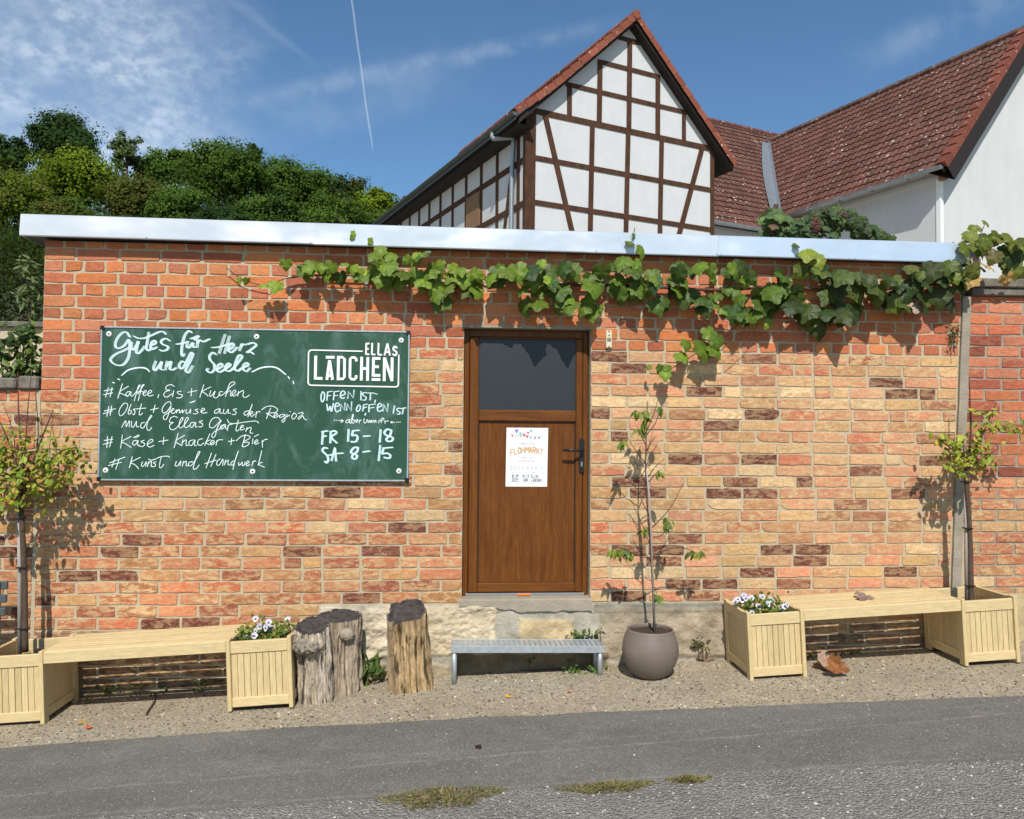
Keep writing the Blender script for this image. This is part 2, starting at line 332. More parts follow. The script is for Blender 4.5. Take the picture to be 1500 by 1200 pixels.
MT = dict(
    brick=brickmat(), mortar=mortarmat(), sheet=sheetmat(), tile=rooftilemat(),
    dark=simple('dark_underside', (0.03, 0.035, 0.05), 0.7), gravel=groundmat('forecourt_gravel', 'gravel'), asphalt=groundmat('asphalt', 'asphalt'), chip=groundmat('chippings', 'chip'),
    door=woodmat('brown_woodgrain', (0.095, 0.029, 0.005, 1), (0.168, 0.058, 0.0095, 1), 1.0, 0.42, 'z', .15, .22), doorx=woodmat('brown_woodgrain_rail', (0.10, 0.032, 0.006, 1), (0.178, 0.064, 0.0125, 1), 1.0, 0.40, 'x', .15, .22),
    bench=woodmat('pale_yellow_wood', (0.565, 0.425, 0.21, 1), (0.63, 0.485, 0.25, 1), 1.0, 0.6, 'z', 0.25, 0.25), benchx=woodmat('pale_yellow_seat_wood', (0.58, 0.44, 0.225, 1), (0.64, 0.50, 0.265, 1), 1.0, 0.6, 'x', 0.25, 0.25),
    soil=simple('potting_soil', (0.055, 0.036, 0.024), 0.95, 0, 0.5, 60, 1.0, 120), concrete=simple('grey_concrete', (0.31, 0.265, 0.20), 0.95, 0, 0.25, 7, 0.6, 70), coping=simple('weathered_coping', (0.17, 0.145, 0.115), 0.95, 0, 0.5, 14, 0.9, 50),
    plinth=vcol('plinth_stone', 0.95, 0.22, 22, 0.9, 70, 0.1), plaster=simple('white_plaster', (0.56, 0.57, 0.57), 0.95, 0, 0.10, 2.5, 0.5, 25, 0.1), plaster_old=simple('aged_white_plaster', (0.555, 0.56, 0.55), 0.95, 0, 0.12, 0.8, 0.45, 20, 0.1),
    timber=simple('dark_timber', (0.072, 0.034, 0.019), 0.85, 0, 0.55, 4.5, 0.6, 30, 0.2, (2.5, 2.5, 1)), hatch=simple('bare_board', (0.23, 0.14, 0.08), 0.85, 0, 0.35, 6, 0.4, 30, 0.2, (8, 8, 1)), zinc=simple('old_zinc', (0.32, 0.35, 0.37), 0.45, 0.6, 0.15, 5), gutterdark=simple('dark_gutter', (0.10, 0.115, 0.11), 0.5, 0.4, 0.15, 5),
    soffit=simple('dark_soffit_board', (0.018, 0.013, 0.011), 0.8), board=None, glass=None,
    black=simple('black_metal', (0.012, 0.012, 0.013), 0.35), steel=simple('bare_steel', (0.55, 0.55, 0.55), 0.3, 0.9, 0.05), galv=simple('galvanised_steel', (0.47, 0.51, 0.54), 0.42, 0.55, 0.22, 30), white=simple('white_lacquer', (0.80, 0.80, 0.78), 0.5, 0, 0.02), cream=simple('cream_plastic', (0.62, 0.57, 0.40), 0.5, 0, 0.05),
    bark=simple('bark', (0.10, 0.066, 0.045), 0.9, 0, 0.4, 25, 0.8, 60, 0.2, (3, 3, 1)), twig=simple('red_brown_twig', (0.095, 0.042, 0.028), 0.7, 0, 0.3, 40, 0.3, 90), stake=simple('grey_stake', (0.36, 0.32, 0.28), 0.7, 0, 0.25, 12, 0.3, 60, 0.3, (6, 6, 1)),
    leaf=leafmat('leaf'), vine=leafmat('vine_leaf', 0.2, 0.5, 0.25), far=leafmat('far_leaf', 0.3, 0.85, 0.03), petal=leafmat('petal', 0.2, 0.6, 0.2), dry=vcol('dry_leaf', 0.85, 0.25, 40, 0.3, 90), pebble=vcol('pebble', 0.9, 0.2, 60), log=vcol('weathered_log', 0.9, 0.35, 16, 1.0, 55, 0.15, (3.5, 3.5, 0.6)),
    pot=simple('brown_grey_glaze', (0.175, 0.138, 0.112), 0.5, 0, 0.2, 5, 0.15, 60, 0.4, (1, 1, 2)), hill=simple('hill_earth', (0.028, 0.036, 0.014), 0.95, 0, 0.4, 0.2), ink=vcol('print_ink', 0.7, 0.02), paper=simple('poster_paper', (0.80, 0.81, 0.83), 0.6, 0, 0.02, 6), chalk=None, grass=leafmat('grass_blade', 0.2, 0.6, 0.2), beige=simple('beige_render', (0.52, 0.43, 0.30), 0.95, 0, 0.1, 3, 0.4, 40))
def extra_mats():
    m, nt, b = newmat('green_board'); t = NT(nt)
    c = t.mix(t.noise(3, 5, 0.6), (0.018, 0.066, 0.040, 1), (0.026, 0.082, 0.050, 1)); sm = t.ramp(t.noise(5, 6, 0.7, t.coord((1, 1, 0.45), (0, R(20), 0)), 1.2), 0.48, 0.8, 0, 0.34)
    c = t.mix(sm, c, (0.28, 0.42, 0.40, 1)); t.lk.new(c, b.inputs['Base Color']); b.inputs['Roughness'].default_value = 0.6; b.inputs['Specular IOR Level'].default_value = 0.25; MT['board'] = m
    m, nt, b = newmat('chalk'); t = NT(nt); t.lk.new(t.attr().outputs['Color'], b.inputs['Base Color']); b.inputs['Roughness'].default_value = 0.95
    n = t.ramp(t.noise(300, 3, 0.7), 0.32, 0.46, 0.6, 1.0); t.lk.new(n, b.inputs['Alpha']); MT['chalk'] = m
    m, nt, b = newmat('frosted_glass'); t = NT(nt); c = t.mix(t.noise(220, 2, 0.5), (0.014, 0.018, 0.020, 1), (0.023, 0.028, 0.031, 1)); t.lk.new(c, b.inputs['Base Color']); b.inputs['Roughness'].default_value = 0.38
    t.bump(t.voro(230), b, 0.28, 0.003); MT['glass'] = m
extra_mats()

# ================================================================ SETTING: ground
def sheet(name, mat, polyline_front, polyline_back, dz):
    m = MB(); n = len(polyline_front); v = []
    for (x, y) in polyline_front: v.append((x, y, gz(x)+dz))
    for (x, y) in polyline_back: v.append((x, y, gz(x)+dz))
    m.add(v, [(i, i+1, n+i+1, n+i) for i in range(n-1)]); o = m.build(name, mat); tag(o, kind='structure'); return o
XS = [-400, -60, -20, -7]+list(np.arange(-6.5, 6.6, 0.05))+[7, 20, 60, 400]
e1 = lambda x: float(np.interp(x, [-9, -2.41, -1.07, .34, 1.78, 3.22, 9], [-0.95, -.84, -.81, -.85, -.945, -1.04, -1.45]))
e2 = lambda x: float(np.interp(x, [-9, -.84, .27, 1.44, 2.62, 9], [-1.72, -1.772, -1.785, -1.775, -1.84, -2.1]))
jit = lambda x, a, k: (a*(mnoise.noise((x*3.1, k, 0))+0.6*mnoise.noise((x*14, k, 3))) if abs(x) < 7 else 0)
E1 = [(x, e1(x)+jit(x, 0.022, 1)) for x in XS]; E2 = [(x, e2(x)+jit(x, 0.03, 5)) for x in XS]
sheet('ground', MT['gravel'], [(x, -400) for x in XS], [(x, 26) for x in XS], 0.0)
sheet('road', MT['asphalt'], [(x, -2.6) for x in XS], E1, 0.006)
sheet('road_shoulder', MT['chip'], [(x, -9) for x in XS], E2, 0.011)
def hz(x, y): 
    d = max(0.0, y-26); return min(d*0.35, 28+d*0.05) + 1.2*mnoise.noise((x*0.03, y*0.03, 0))*min(1, d/10)
def hill():
    m = MB(); gx = np.linspace(-220, 120, 60); gy = list(np.linspace(26, 150, 36))+[220, 320]
    v = [(x, y, hz(x, y) if y > 26 else 0.0) for y in gy for x in gx]; n = len(gx)
    m.add(v, [(j*n+i, j*n+i+1, (j+1)*n+i+1, (j+1)*n+i) for j in range(len(gy)-1) for i in range(n-1)])
    tag(m.build('hill', MT['hill'], smooth=True), kind='structure')
hill()
def pebbles(name, n, xr, yfun, smin, smax, pal, dz):
    m = MB(); t = [(math.cos(a), math.sin(a), -0.2) for a in np.arange(5)*1.2566]+[(0.6*math.cos(a+.3), 0.6*math.sin(a+.3), 0.55) for a in np.arange(5)*1.2566]
    f = [(i, (i+1) % 5, 5+(i+1) % 5, 5+i) for i in range(5)]+[(5, 6, 7, 8, 9)]
    x = rng.uniform(*xr, n); y = np.array([yfun(a) for a in x]); z = np.array([gz(a) for a in x])+dz
    up = np.tile([0, 0, 1.], (n, 1))+rng.normal(0, .25, (n, 3)); s = rng.uniform(0, 1, n)**2.5*(smax-smin)+smin
    sc = np.stack([s, s*rng.uniform(.5, 1, n), s*rng.uniform(.35, .8, n)], 1)
    c = np.array([lin(pal[i]) for i in rng.integers(0, len(pal), n)])*rng.uniform(.6, 1.1, (n, 1))
    m.scatter(t, f, np.stack([x, y, z], 1), frames(up, randdir(n)), sc, c); tag(m.build(name, MT['pebble']), kind='stuff')
pebbles('loose_gravel', 9500, (-3.6, 5.0), lambda a: random.uniform(e1(a)-.015, -0.02), 0.0025, 0.011, [(190, 178, 150), (150, 140, 120), (110, 100, 88), (205, 195, 170), (165, 150, 125), (130, 105, 85), (84, 74, 62), (96, 84, 70), (120, 108, 92)], 0.001)
pebbles('stone_chippings', 5600, (-3.2, 4.2), lambda a: random.uniform(-2.7, e2(a)+.01), 0.0025, 0.0095, [(204, 197, 184), (186, 180, 168), (150, 146, 138), (110, 108, 104), (175, 170, 158), (130, 128, 124)], 0.011)
pebbles('road_grit', 420, (-3.2, 4.4), lambda a: random.uniform(e2(a), e1(a)), 0.002, 0.006, [(200, 190, 170), (170, 160, 140), (215, 205, 185)], 0.006)

# ================================================================ brickwork
UP = [(216, 122, 66), (210, 114, 66), (204, 108, 72), (222, 134, 74), (194, 100, 64), (210, 124, 88), (198, 110, 80), (218, 122, 62), (214, 130, 80)]
LO = [(222, 138, 94), (214, 128, 92), (226, 176, 116), (214, 160, 108), (234, 196, 144), (196, 132, 88), (208, 122, 80), (222, 158, 116), (160, 92, 66), (112, 58, 48), (208, 104, 66), (204, 146, 88)]
LOR = [(222, 142, 104), (226, 178, 120), (232, 194, 142), (212, 160, 108), (236, 202, 152), (196, 136, 92), (224, 164, 120), (210, 118, 84), (226, 156, 118), (222, 148, 108), (224, 172, 122), (176, 114, 82), (112, 60, 50), (144, 84, 64), (220, 174, 110), (218, 150, 106)]
LOL = [(206, 118, 76), (214, 128, 84), (204, 140, 84), (196, 104, 68), (212, 110, 68), (216, 160, 100), (172, 92, 66), (124, 62, 50), (190, 122, 76), (220, 146, 100)]
RW = [(204, 100, 66), (194, 92, 66), (212, 112, 68), (182, 86, 64), (154, 74, 58), (204, 120, 88), (218, 120, 74)]
def brick(m, x0, x1, z0, z1, pal, mott, sh=0.0, yb=0.0, depth=None, back=False):
    c = np.array(lin(random.choice(pal)))*random.uniform(0.78, 1.08); c = c*.88+.12*c.mean()*np.array([1.1, 1.0, .85]); c = c*np.array([1.0, .985, .95]); c = c*.92
    if mott and random.random() < 0.16: c = c*0.85
    lum = c.sum(); al = random.uniform(0.3, 1.0)*mott if lum > 0.35 else 0.35*mott
    nx = max(2, int((x1-x0)/0.045)); d = (depth if depth else 0.0055)+random.uniform(-.0015, .002)
    j = lambda a: random.uniform(-a, a)
    if z1 < .36: c = (.4*c+.6*np.array([.30, .235, .16]))*(.42+1.2*max(0, z1))  # shade under the benches painted into the colour of the lowest bricks
    P = []; chip = random.random()
    for i in range(nx+1): P.append((x0+(x1-x0)*i/nx, z0))
    P.append((x1, (z0+z1)/2))
    for i in range(nx, -1, -1): P.append((x0+(x1-x0)*i/nx, z1))
    P.append((x0, (z0+z1)/2))
    cx, cz = (x0+x1)/2, (z0+z1)/2
    tilt = random.uniform(-.0025, .0025); corner = random.choice([(x0, z0), (x1, z1), (x0, z1), (x1, z0)]) if chip < 0.10 else None
    out, inn = [], []
    for (x, z) in P:
        a = (x-cx)/(x1-x0)*2; b = (z-cz)/(z1-z0)*2
        k = 0.002
        if abs(a) > .98 and abs(b) > .98: k = 0.0025+random.uniform(0, .003)
        if corner and abs(x-corner[0])+abs(z-corner[1]) < 0.012: k = random.uniform(.012, .02)
        xx = x-np.sign(a)*min(abs(a), 1)*k*(abs(a) > .5)+j(.0022); zz = z-b*k*0.6+j(.0022)+tilt*a
        out.append((xx, yb+0.001, zz)); inn.append((xx-a*0.0022, yb-d+j(.0006), zz-b*0.0024))
    n = len(P); v = out+inn+[(cx, yb-d-.0005, cz)]
    if sh:
        v = [(p[0], p[1], p[2]) for p in v]
    f = [(i, (i+1) % n, n+(i+1) % n, n+i) for i in range(n)]+[(n+i, n+(i+1) % n, 2*n) for i in range(n)]
    if back: pass
    m.add(v, f, (*c, al))
PIT = 0.0772
def brick_face(m, xl, xr, z0, z1, style, holes=(), yb=0.0):
    """rows of bricks between the edge functions xl(z), xr(z)"""
    row = int(math.floor((z0+0.3)/PIT)); zz = row*PIT-0.3
    while zz < z1-0.01:
        a, b = max(zz+0.0036, z0), min(zz+PIT-0.0036, z1)
        if b-a > 0.015:
            zc = (a+b)/2; L, Rr = xl(zc), xr(zc)
            st = style(zc, row)
            # spans of this row with holes taken out
            spans = [(L, Rr)]
            for (h0, h1, g0, g1) in holes:
                if g0-0.02 < zc < g1+0.02:
                    ns = []
                    for (p, q) in spans:
                        if h0 > p: ns.append((p, min(q, h0)))
                        if h1 < q: ns.append((max(p, h1), q))
                    spans = [s for s in ns if s[1]-s[0] > 0.02]
            for (p, q) in spans:
                x = p; k = 0
                off = {0: 0.0, 1: 0.5}[row % 2]
                while x < q-0.012:
                    pal, mott, bond = st(x)
                    if bond == 'eng': ln = 0.255 if row % 2 else 0.119; jn = 0.012
                    elif bond == 'mix': ln = random.choice([0.245, 0.245, 0.245, 0.118]); jn = 0.011
                    else: ln = 0.250; jn = 0.011
                    ln += random.uniform(-.009, .009)
                    if k == 0: ln = (ln*0.52 if (row % 2 == 0 and bond != 'eng') else ln) if bond != 'eng' else ln*(0.75 if row % 2 else 1)
                    x1 = min(x+ln, q)
                    if q-x1 < 0.05: x1 = q
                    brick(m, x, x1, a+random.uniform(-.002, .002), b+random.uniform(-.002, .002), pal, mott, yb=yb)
                    x = x1+jn; k += 1
        row += 1; zz = row*PIT-0.3
DX0, DX1, DZ0, DZ1 = 0.062, 0.925, 0.50, 2.318
def shed_style(zc, row):
    def f(x):
        if zc > (1.87 if x < -1.3 else 2.155): return UP, 0.12, 'eng'
        redder = zc < 0.9 and x < 0.1
        pal = LO if not redder else LOL
        if x > 1 and zc > .5: pal = LOR
        return pal, 1.0, 'mix' if (x > 1.6 and row % 2 == 0) or mnoise.noise((x*1.3, zc*2.2, 8)) > .25 else 'str'
    return f
shed = empty('brick_shed', (0, 0, 0)); tag(shed, 'low flat-roofed brick shed with brown door and pale sheet metal roof edge', 'shed')
def shed_build():
    m = MB(); P0 = -2.666
    strip = lambda z: 3.463+(3.564-3.463)*(z-.53)/2.04-0.006
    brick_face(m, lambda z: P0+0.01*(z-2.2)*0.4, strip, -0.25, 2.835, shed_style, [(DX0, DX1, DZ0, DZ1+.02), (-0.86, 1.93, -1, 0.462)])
    # sides (return faces) are part of the same mesh: simple long bricks on the left end
    w = m.build('wall', MT['brick'], shed)
    b = MB()
    Y0, Y1 = 0.0, 3.2
    for (x0, x1, z0, z1) in ((-2.664, DX0, -0.3, 2.835), (DX1, 3.565, -0.3, 2.835), (DX0, DX1, DZ1, 2.835), (DX0, DX1, -0.3, DZ0-.07)):
        b.box(x0, x1, Y0, 0.25, z0, z1)
    b.box(-2.664, -2.42, 0.25, Y1, -0.3, 2.835); b.box(3.26, 3.50, 0.25, Y1, -0.3, 2.835); b.box(-2.42, 3.26, Y1-.24, Y1, -0.3, 2.835)
    b.build('mortar_core', MT['mortar'], w)
    # lintel
    l = MB(); l.box(DX0-.11, DX1+.1, -0.004, .12, DZ1-.004, DZ1+.045, .003); l.build('lintel', MT['concrete'], w)
    # plinth: coursed rubble stones as a displaced face
    g = MB(); nx, nz = 300, 62; x0, x1, z0, z1 = -0.87, 1.93, -0.12, 0.462
    X = np.linspace(x0, x1, nx); Zr = np.linspace(0, 1, nz); v = []; cl = []
    blocks = [(-.87, -.35, .10, .47, (.62, .53, .39), 1.25), (-.35, .30, .13, .465, (.62, .51, .345), 1.2), (.44, .83, .10, .37, (.54, .41, .23), .5), (.98, 1.93, .10, .44, (.42, .345, .24), .6), (-.87, .0, -.12, .08, (.36, .29, .19), .9), (.0, 1.05, -.12, .16, (.20, .16, .10), .9), (1.05, 1.93, -.12, .08, (.28, .23, .16), .9)]  # low block below the door darkened: the step's shade painted into its colour
    for zi in Zr:
        for x in X:
            top = 0.462+0.012*mnoise.noise((x*5, 1, 0)); z = z0+(top-z0)*zi
            xw = x+0.025*mnoise.noise((x*9, z*9, 4)); zw = z+0.025*mnoise.noise((x*8, z*8, 9))
            d = 0.018+0.010*mnoise.noise((x*12, z*12, 2)); c = np.array((.40, .36, .28))
            for (a, b_, e, h_, q, rg) in blocks:
                ed = min(xw-a, b_-xw, zw-e, h_-zw)
                if ed > 0:
                    k = min(1, ed/.02); d += k*(.012+rg*(0.010*abs(mnoise.noise((x*24, z*30, 7)))+0.012*mnoise.fractal((x*11, z*14, 3), 1.0, 2.0, 4))); c = c*(1-k)+np.array(q)*k
                    pit = mnoise.noise((x*38, z*46, 1)); 
                    if pit > .45 and rg > 1: d -= .012
            c = c*(0.8+0.3*mnoise.noise((x*6, z*6, 12))+0.1)
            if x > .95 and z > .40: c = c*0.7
            v.append((x, -d, z)); cl.append((*np.clip(c, .02, .8), 1))
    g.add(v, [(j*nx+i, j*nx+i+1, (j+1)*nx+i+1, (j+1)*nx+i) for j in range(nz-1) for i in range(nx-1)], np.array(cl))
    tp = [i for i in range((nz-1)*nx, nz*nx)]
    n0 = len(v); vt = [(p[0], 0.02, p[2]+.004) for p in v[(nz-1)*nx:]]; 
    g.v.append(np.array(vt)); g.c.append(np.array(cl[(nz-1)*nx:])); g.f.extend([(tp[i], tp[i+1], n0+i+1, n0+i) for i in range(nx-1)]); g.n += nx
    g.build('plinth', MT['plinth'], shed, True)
    s = MB(); n = 40; xs = np.linspace(DX0-.02, DX1+.01, n)
    lo = [0.455-0.05*max(0, min(1, (x-.25)*6))*(0.7+.4*mnoise.noise((x*14, 0, 5))) for x in xs]
    for i in range(n-1):
        s.add([(xs[i], -.034, lo[i]), (xs[i+1], -.034, lo[i+1]), (xs[i+1], -.033, .493), (xs[i], -.033, .493), (xs[i], -.02, .5), (xs[i+1], -.02, .5), (xs[i+1], .16, .503), (xs[i], .16, .503), (xs[i], 0.0, lo[i]), (xs[i+1], 0.0, lo[i+1])], [(0, 1, 2, 3), (3, 2, 5, 4), (4, 5, 6, 7), (1, 0, 8, 9)])
    s.build('doorstep', MT['concrete'], shed)
    # flat roof slab with folded sheet metal edge
    r = MB(); yf = -0.105
    A, B_, C_, D_ = at(30, 313.5, yf), at(1432, 357, yf), at(1430, 386, yf), at(28, 345, yf)
    joints = [30, 437, 832, 1030, 1244, 1432]
    top = lambda px: A+(B_-A)*(px-30)/1402; bot = lambda px: D_+(C_-D_)*(px-30)/1402
    for i in range(5):
        p, q = joints[i]-(0 if i == 0 else 1.5), joints[i+1]; ya = (-.0055 if i % 2 else 0.0)+0.0006*i; ns = 14
        for k in range(ns):
            a0, a1 = p+(q-p)*k/ns, p+(q-p)*(k+1)/ns; V = []
            for a in (a0, a1):
                t, b2 = top(a), bot(a); b2 = b2+np.array([0, 0, (-.004 if i in (1, 2) else 0)])
                V += [t+np.array([0, .42, .012]), t+np.array([0, .012, .004]), t+np.array([0, ya, -.004]), (t+b2)/2+np.array([0, ya, 0]), b2+np.array([0, ya, .006]), b2+np.array([0, ya+.004, 0]), b2+np.array([0, .02, .001])]
            r.add(V, [(j, j+7, j+8, j+1) for j in range(6)], ((1.06, 1.03, 1.0), (1.0, 1.0, 1.0), (.98, 1.0, 1.02), (.88, .96, 1.04), (.86, .95, 1.05))[i])  # sky reflection painted as a tint per sheet, whiter left, bluer right
    for px in (30, 1432):
        t, b2 = top(px), bot(px); r.add([t+np.array([0, 0, 0]), b2, b2+np.array([0, 3.4, 0]), t+np.array([0, 3.4, 0])], [(0, 1, 2, 3)])
    rf = r.build('roof_edge', MT['sheet'], shed)
    for px in (203, 431, 520, 846, 1027, 1033, 1230, 1240, 1425): 
        sc = MB(); b2 = bot(px)+np.array([0, -.004, .012]); sc.lathe([(0, .002), (.004, .0)], (0, 0, 0), 8); sc.v[-1] = sc.v[-1][:, [0, 2, 1]]*np.array([1, -1, 1])+b2; sc.build('rivet', MT['zinc'], rf)
    k = MB(); t0, t1 = top(30), top(1432); b0, b1 = bot(30), bot(1432)
    k.add([b0+(0.004, .006, .008), b1+(-.004, .006, .008), b1+(-.004, 3.4, .008), b0+(.004, 3.4, .008), t0+(.004, .43, .0), t1+(-.004, .43, .0), t1+(-.004, 3.4, 0), t0+(.004, 3.4, 0)], [(0, 3, 2, 1), (4, 5, 6, 7)])
    k.build('roof_deck', MT['dark'], shed)
shed_build()
def door_build():
    yd = 0.085
    px = lambda x, y, Y: at(640+x/2.667, 450+y/2.667, Y)
    X = lambda x, y=700: px(x, y, yd)[0]; Z = lambda y, x=350: px(x, y, yd)[2]
    fr = MB(); x0, x1 = DX0+.004, DX1-.006; z0, z1 = DZ0+.006, DZ1-.006
    fw = 0.035
    fr.box(x0, x0+fw, yd-.012, yd+.06, z0, z1, .004); fr.box(x1-fw, x1, yd-.012, yd+.06, z0, z1, .004); fr.box(x0+fw, x1-fw, yd-.012, yd+.06, z1-.05, z1, .004)
    f = fr.build('door_frame', MT['door'], shed)
    th = MB(); th.box(x0+.02, x1-.02, yd-.02, yd+.05, DZ0+.001, DZ0+.022, .003); t = th.build('threshold', MT['steel'], f)
    oc = MB(); oc.box(.44, .53, yd-.03, yd-.021, DZ0+.006, DZ0+.02, .002, (.75, .2, .03)); oc.build('orange_clip', MT['ink'], f)
    # leaf
    a0, a1 = x0+fw+.003, x1-fw-.003; b0, b1 = DZ0+.026, z1-.053
    gz0, gz1 = Z(403), Z(125); mz0 = Z(447); pz0 = Z(1075); sL, sR = X(160), X(540); 
    d = MB(); d.box(a0, sL, yd-.02, yd+.03, b0, b1, .006); d.box(sR, a1, yd-.02, yd+.03, b0, b1, .006)
    d.box(sL+.006, sR-.006, yd-.002, yd+.02, pz0, mz0+.01, .002)
    dr = d.build('door', MT['door'], shed)
    for (q0, q1, q2) in ((gz1, b1-.001, .019), (mz0, gz0, .022), (b0+.001, pz0, .019)): rl = MB(); rl.box(sL, sR, yd-q2, yd+.029, q0, q1, .006); rl.build('rail', MT['doorx'], dr)
    for (p, q) in ((sL, sL+.008), (sR-.008, sR)): bd = MB(); bd.box(p, q, yd-.010, yd, pz0, mz0, .002); bd.build('bead', MT['soffit'], dr)
    g = MB(); g.box(sL-.002, sR+.002, yd+.002, yd+.01, gz0-.002, gz1+.002); g.build('glass_pane', MT['glass'], dr)
    h = MB(); c = px(566, 580, yd-.03); zt, zb = px(566, 513, yd-.03)[2], px(566, 647, yd-.03)[2]; hw = .0175; pts = []
    for k in range(9): a = math.pi*k/8; pts.append((c[0]+hw*math.cos(a), yd-.021, zt-hw+hw*math.sin(a)))
    for k in range(9): a = math.pi+math.pi*k/8; pts.append((c[0]+hw*math.cos(a), yd-.021, zb+hw+hw*math.sin(a)))
    h.prism(pts, (0, -.011, 0)); pl = h.build('lock_plate', MT['black'], dr)
    lv = MB(); hz_ = px(566, 560, yd-.05)[2]; lv.tube([(c[0], yd-.03, hz_), (c[0], yd-.068, hz_), (c[0]-.02, yd-.078, hz_), (c[0]-.075, yd-.080, hz_+.002), (c[0]-.135, yd-.076, hz_+.001)], [.011, .010, .0095, .0095, .009], 10); lv.build('handle', MT['black'], dr, True)
    ky = MB(); kz = px(566, 613, yd)[2]; ky.box(c[0]-.006, c[0]+.006, yd-.036, yd-.030, kz-.018, kz+.018, .003); ky.build('lock_cylinder', MT['steel'], dr)
    return sL, sR
door_build()

# neighbouring walls -------------------------------------------------
def side_walls():
    o = empty('garden_wall', (-4, 0, 0)); tag(o, 'lower red brick wall with mossy coping left of the shed', 'wall')
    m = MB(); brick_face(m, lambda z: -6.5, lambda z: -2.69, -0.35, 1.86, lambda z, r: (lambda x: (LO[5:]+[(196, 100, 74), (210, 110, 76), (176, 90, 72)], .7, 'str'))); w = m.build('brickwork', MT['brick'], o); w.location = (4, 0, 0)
    b = MB(); b.box(-6.5, -2.668, 0.0, .22, -.4, 1.86); w2 = b.build('mortar_core', MT['mortar'], w)
    c = MB()
    xx = -6.5
    while xx < -2.69:
        x2 = min(-2.668, xx+random.uniform(.35, .6)); c.box(xx, x2-.006, -.035+random.uniform(-.008, .008), .25, 1.862, 1.945+random.uniform(-.01, .01), .012); xx = x2
    w = c.build('coping', MT['coping'], o); w.location = (4, 0, 0)
    o = empty('boundary_wall', (5, 0, 0)); tag(o, 'taller dark red brick wall with timber coping right of the concrete post', 'wall')
    m = MB(); L = lambda z: 3.53+(3.625-3.53)*(z-.53)/2.09+.008
    brick_face(m, L, lambda z: 6.6, 0.50, 2.60, lambda z, r: (lambda x: (RW, .25, 'str') if z > 1.35 else (LO[:8]+[(200, 110, 80)], 1.0, 'str')), yb=.012); w = m.build('brickwork', MT['brick'], o); w.location = (-5, 0, 0)
    b = MB(); b.box(3.52, 6.6, .012, .25, -.2, 2.60); b.build('mortar_core', MT['concrete'], w)
    c = MB(); c.box(3.63, 6.6, -.03, .27, 2.602, 2.655, .006); c.box(3.60, 6.6, -.05, .28, 2.657, 2.72, .008); w = c.build('coping', MT['coping'], o); w.location = (-5, 0, 0)
    g = MB(); n = 60; v = []; cl = []
    for j in range(14):
        for i in range(n):
            x = 3.5+i*.05; z = -.1+j*.047; v.append((x, -.02-.02*mnoise.fractal((x*8, z*9, 4), 1, 2, 4), z)); k = .5+.5*mnoise.noise((x*5, z*6, 1)); cl.append((.42+.12*k, .34+.08*k, .19+.05*k, 1))
    g.add(v, [(j*n+i, j*n+i+1, (j+1)*n+i+1, (j+1)*n+i) for j in range(13) for i in range(n-1)], np.array(cl)); w = g.build('footing', MT['plinth'], o, True); w.location = (-5, 0, 0)
    p = MB(); za, zb = 0.1, 2.59
    xa = lambda z, e: (3.463+(3.564-3.463)*(z-.53)/2.04) if e == 0 else (3.528+(3.625-3.528)*(z-.53)/2.06)
    nz = 30
    for k in range(nz):
        z0, z1 = za+(zb-za)*k/nz, za+(zb-za)*(k+1)/nz; q = lambda z, e: xa(z, e)+.004*mnoise.noise((z*9, e*7, 0)); yy = lambda z: -.022+.004*mnoise.noise((z*7, 0, 4))
        p.add([(q(z0, 0), 0.05, z0), (q(z0, 0), yy(z0), z0), (q(z0, 1), yy(z0), z0), (q(z0, 1), .05, z0), (q(z1, 0), 0.05, z1), (q(z1, 0), yy(z1), z1), (q(z1, 1), yy(z1), z1), (q(z1, 1), .05, z1)], [(0, 1, 5, 4), (1, 2, 6, 5), (2, 3, 7, 6)]+([(4, 5, 6, 7)] if k == nz-1 else []))
    tag(p.build('concrete_post', MT['concrete']), 'thin leaning grey concrete post between the shed and the dark red wall', 'post')
side_walls()

# ================================================================ houses behind
uh = np.array([math.cos(HY), math.sin(HY), 0]); gh = np.array([-math.sin(HY), math.cos(HY), 0])
HP0 = CAMPOS+ray(540+630/(1500/560.), 650/(1500/560.))*18.0; HP0[2] = 0
def hp(u, v, z): return HP0+u*uh+v*gh+np.array([0, 0, z])
GN, LN = -gh, -uh       # outward normals of gable and long side
def roof_plane(mb, a, du, dv, L, S, nrm, c1=(.13, .052, .035), roll=0.22, course=0.34, flare=0.0, amp=.03, clip=None, lft=.045):
    """tiled slope: a = lower corner, du along the eave, dv up the slope"""
    nu = max(4, int(L/roll*6)); ks = int(math.ceil(S/course)); us = np.linspace(0, L, nu+1)
    for k in range(ks):
        s0, s1 = k*course, min(S, (k+1)*course+.03); rows = []
        for s, lift in ((s0, .0), (s0, lft), (s1, .012)):
            w = amp*np.abs(np.sin(us/roll*math.pi))**0.8
            fl = flare*max(0, 1-s/1.4)**2
            P = a[None]+us[:, None]*du[None]+s*dv[None]+(w+lift+fl)[:, None]*nrm[None]
            rows.append(P)
        n = nu+1; V = np.concatenate(rows); F = [(r*n+i, r*n+i+1, (r+1)*n+i+1, (r+1)*n+i) for r in range(2) for i in range(nu)]
        tid = (us/roll).astype(int); rc = np.random.default_rng(k*7+3).uniform(.75, 1.2, tid.max()+2)[tid]
        C = np.concatenate([np.stack([c1[0]*rc, c1[1]*rc, c1[2]*rc, np.ones(n)], 1)]*3)
        if clip is not None: F = [f for f in F if clip(V[list(f)].mean(0))]
        mb.add(V, F, C)
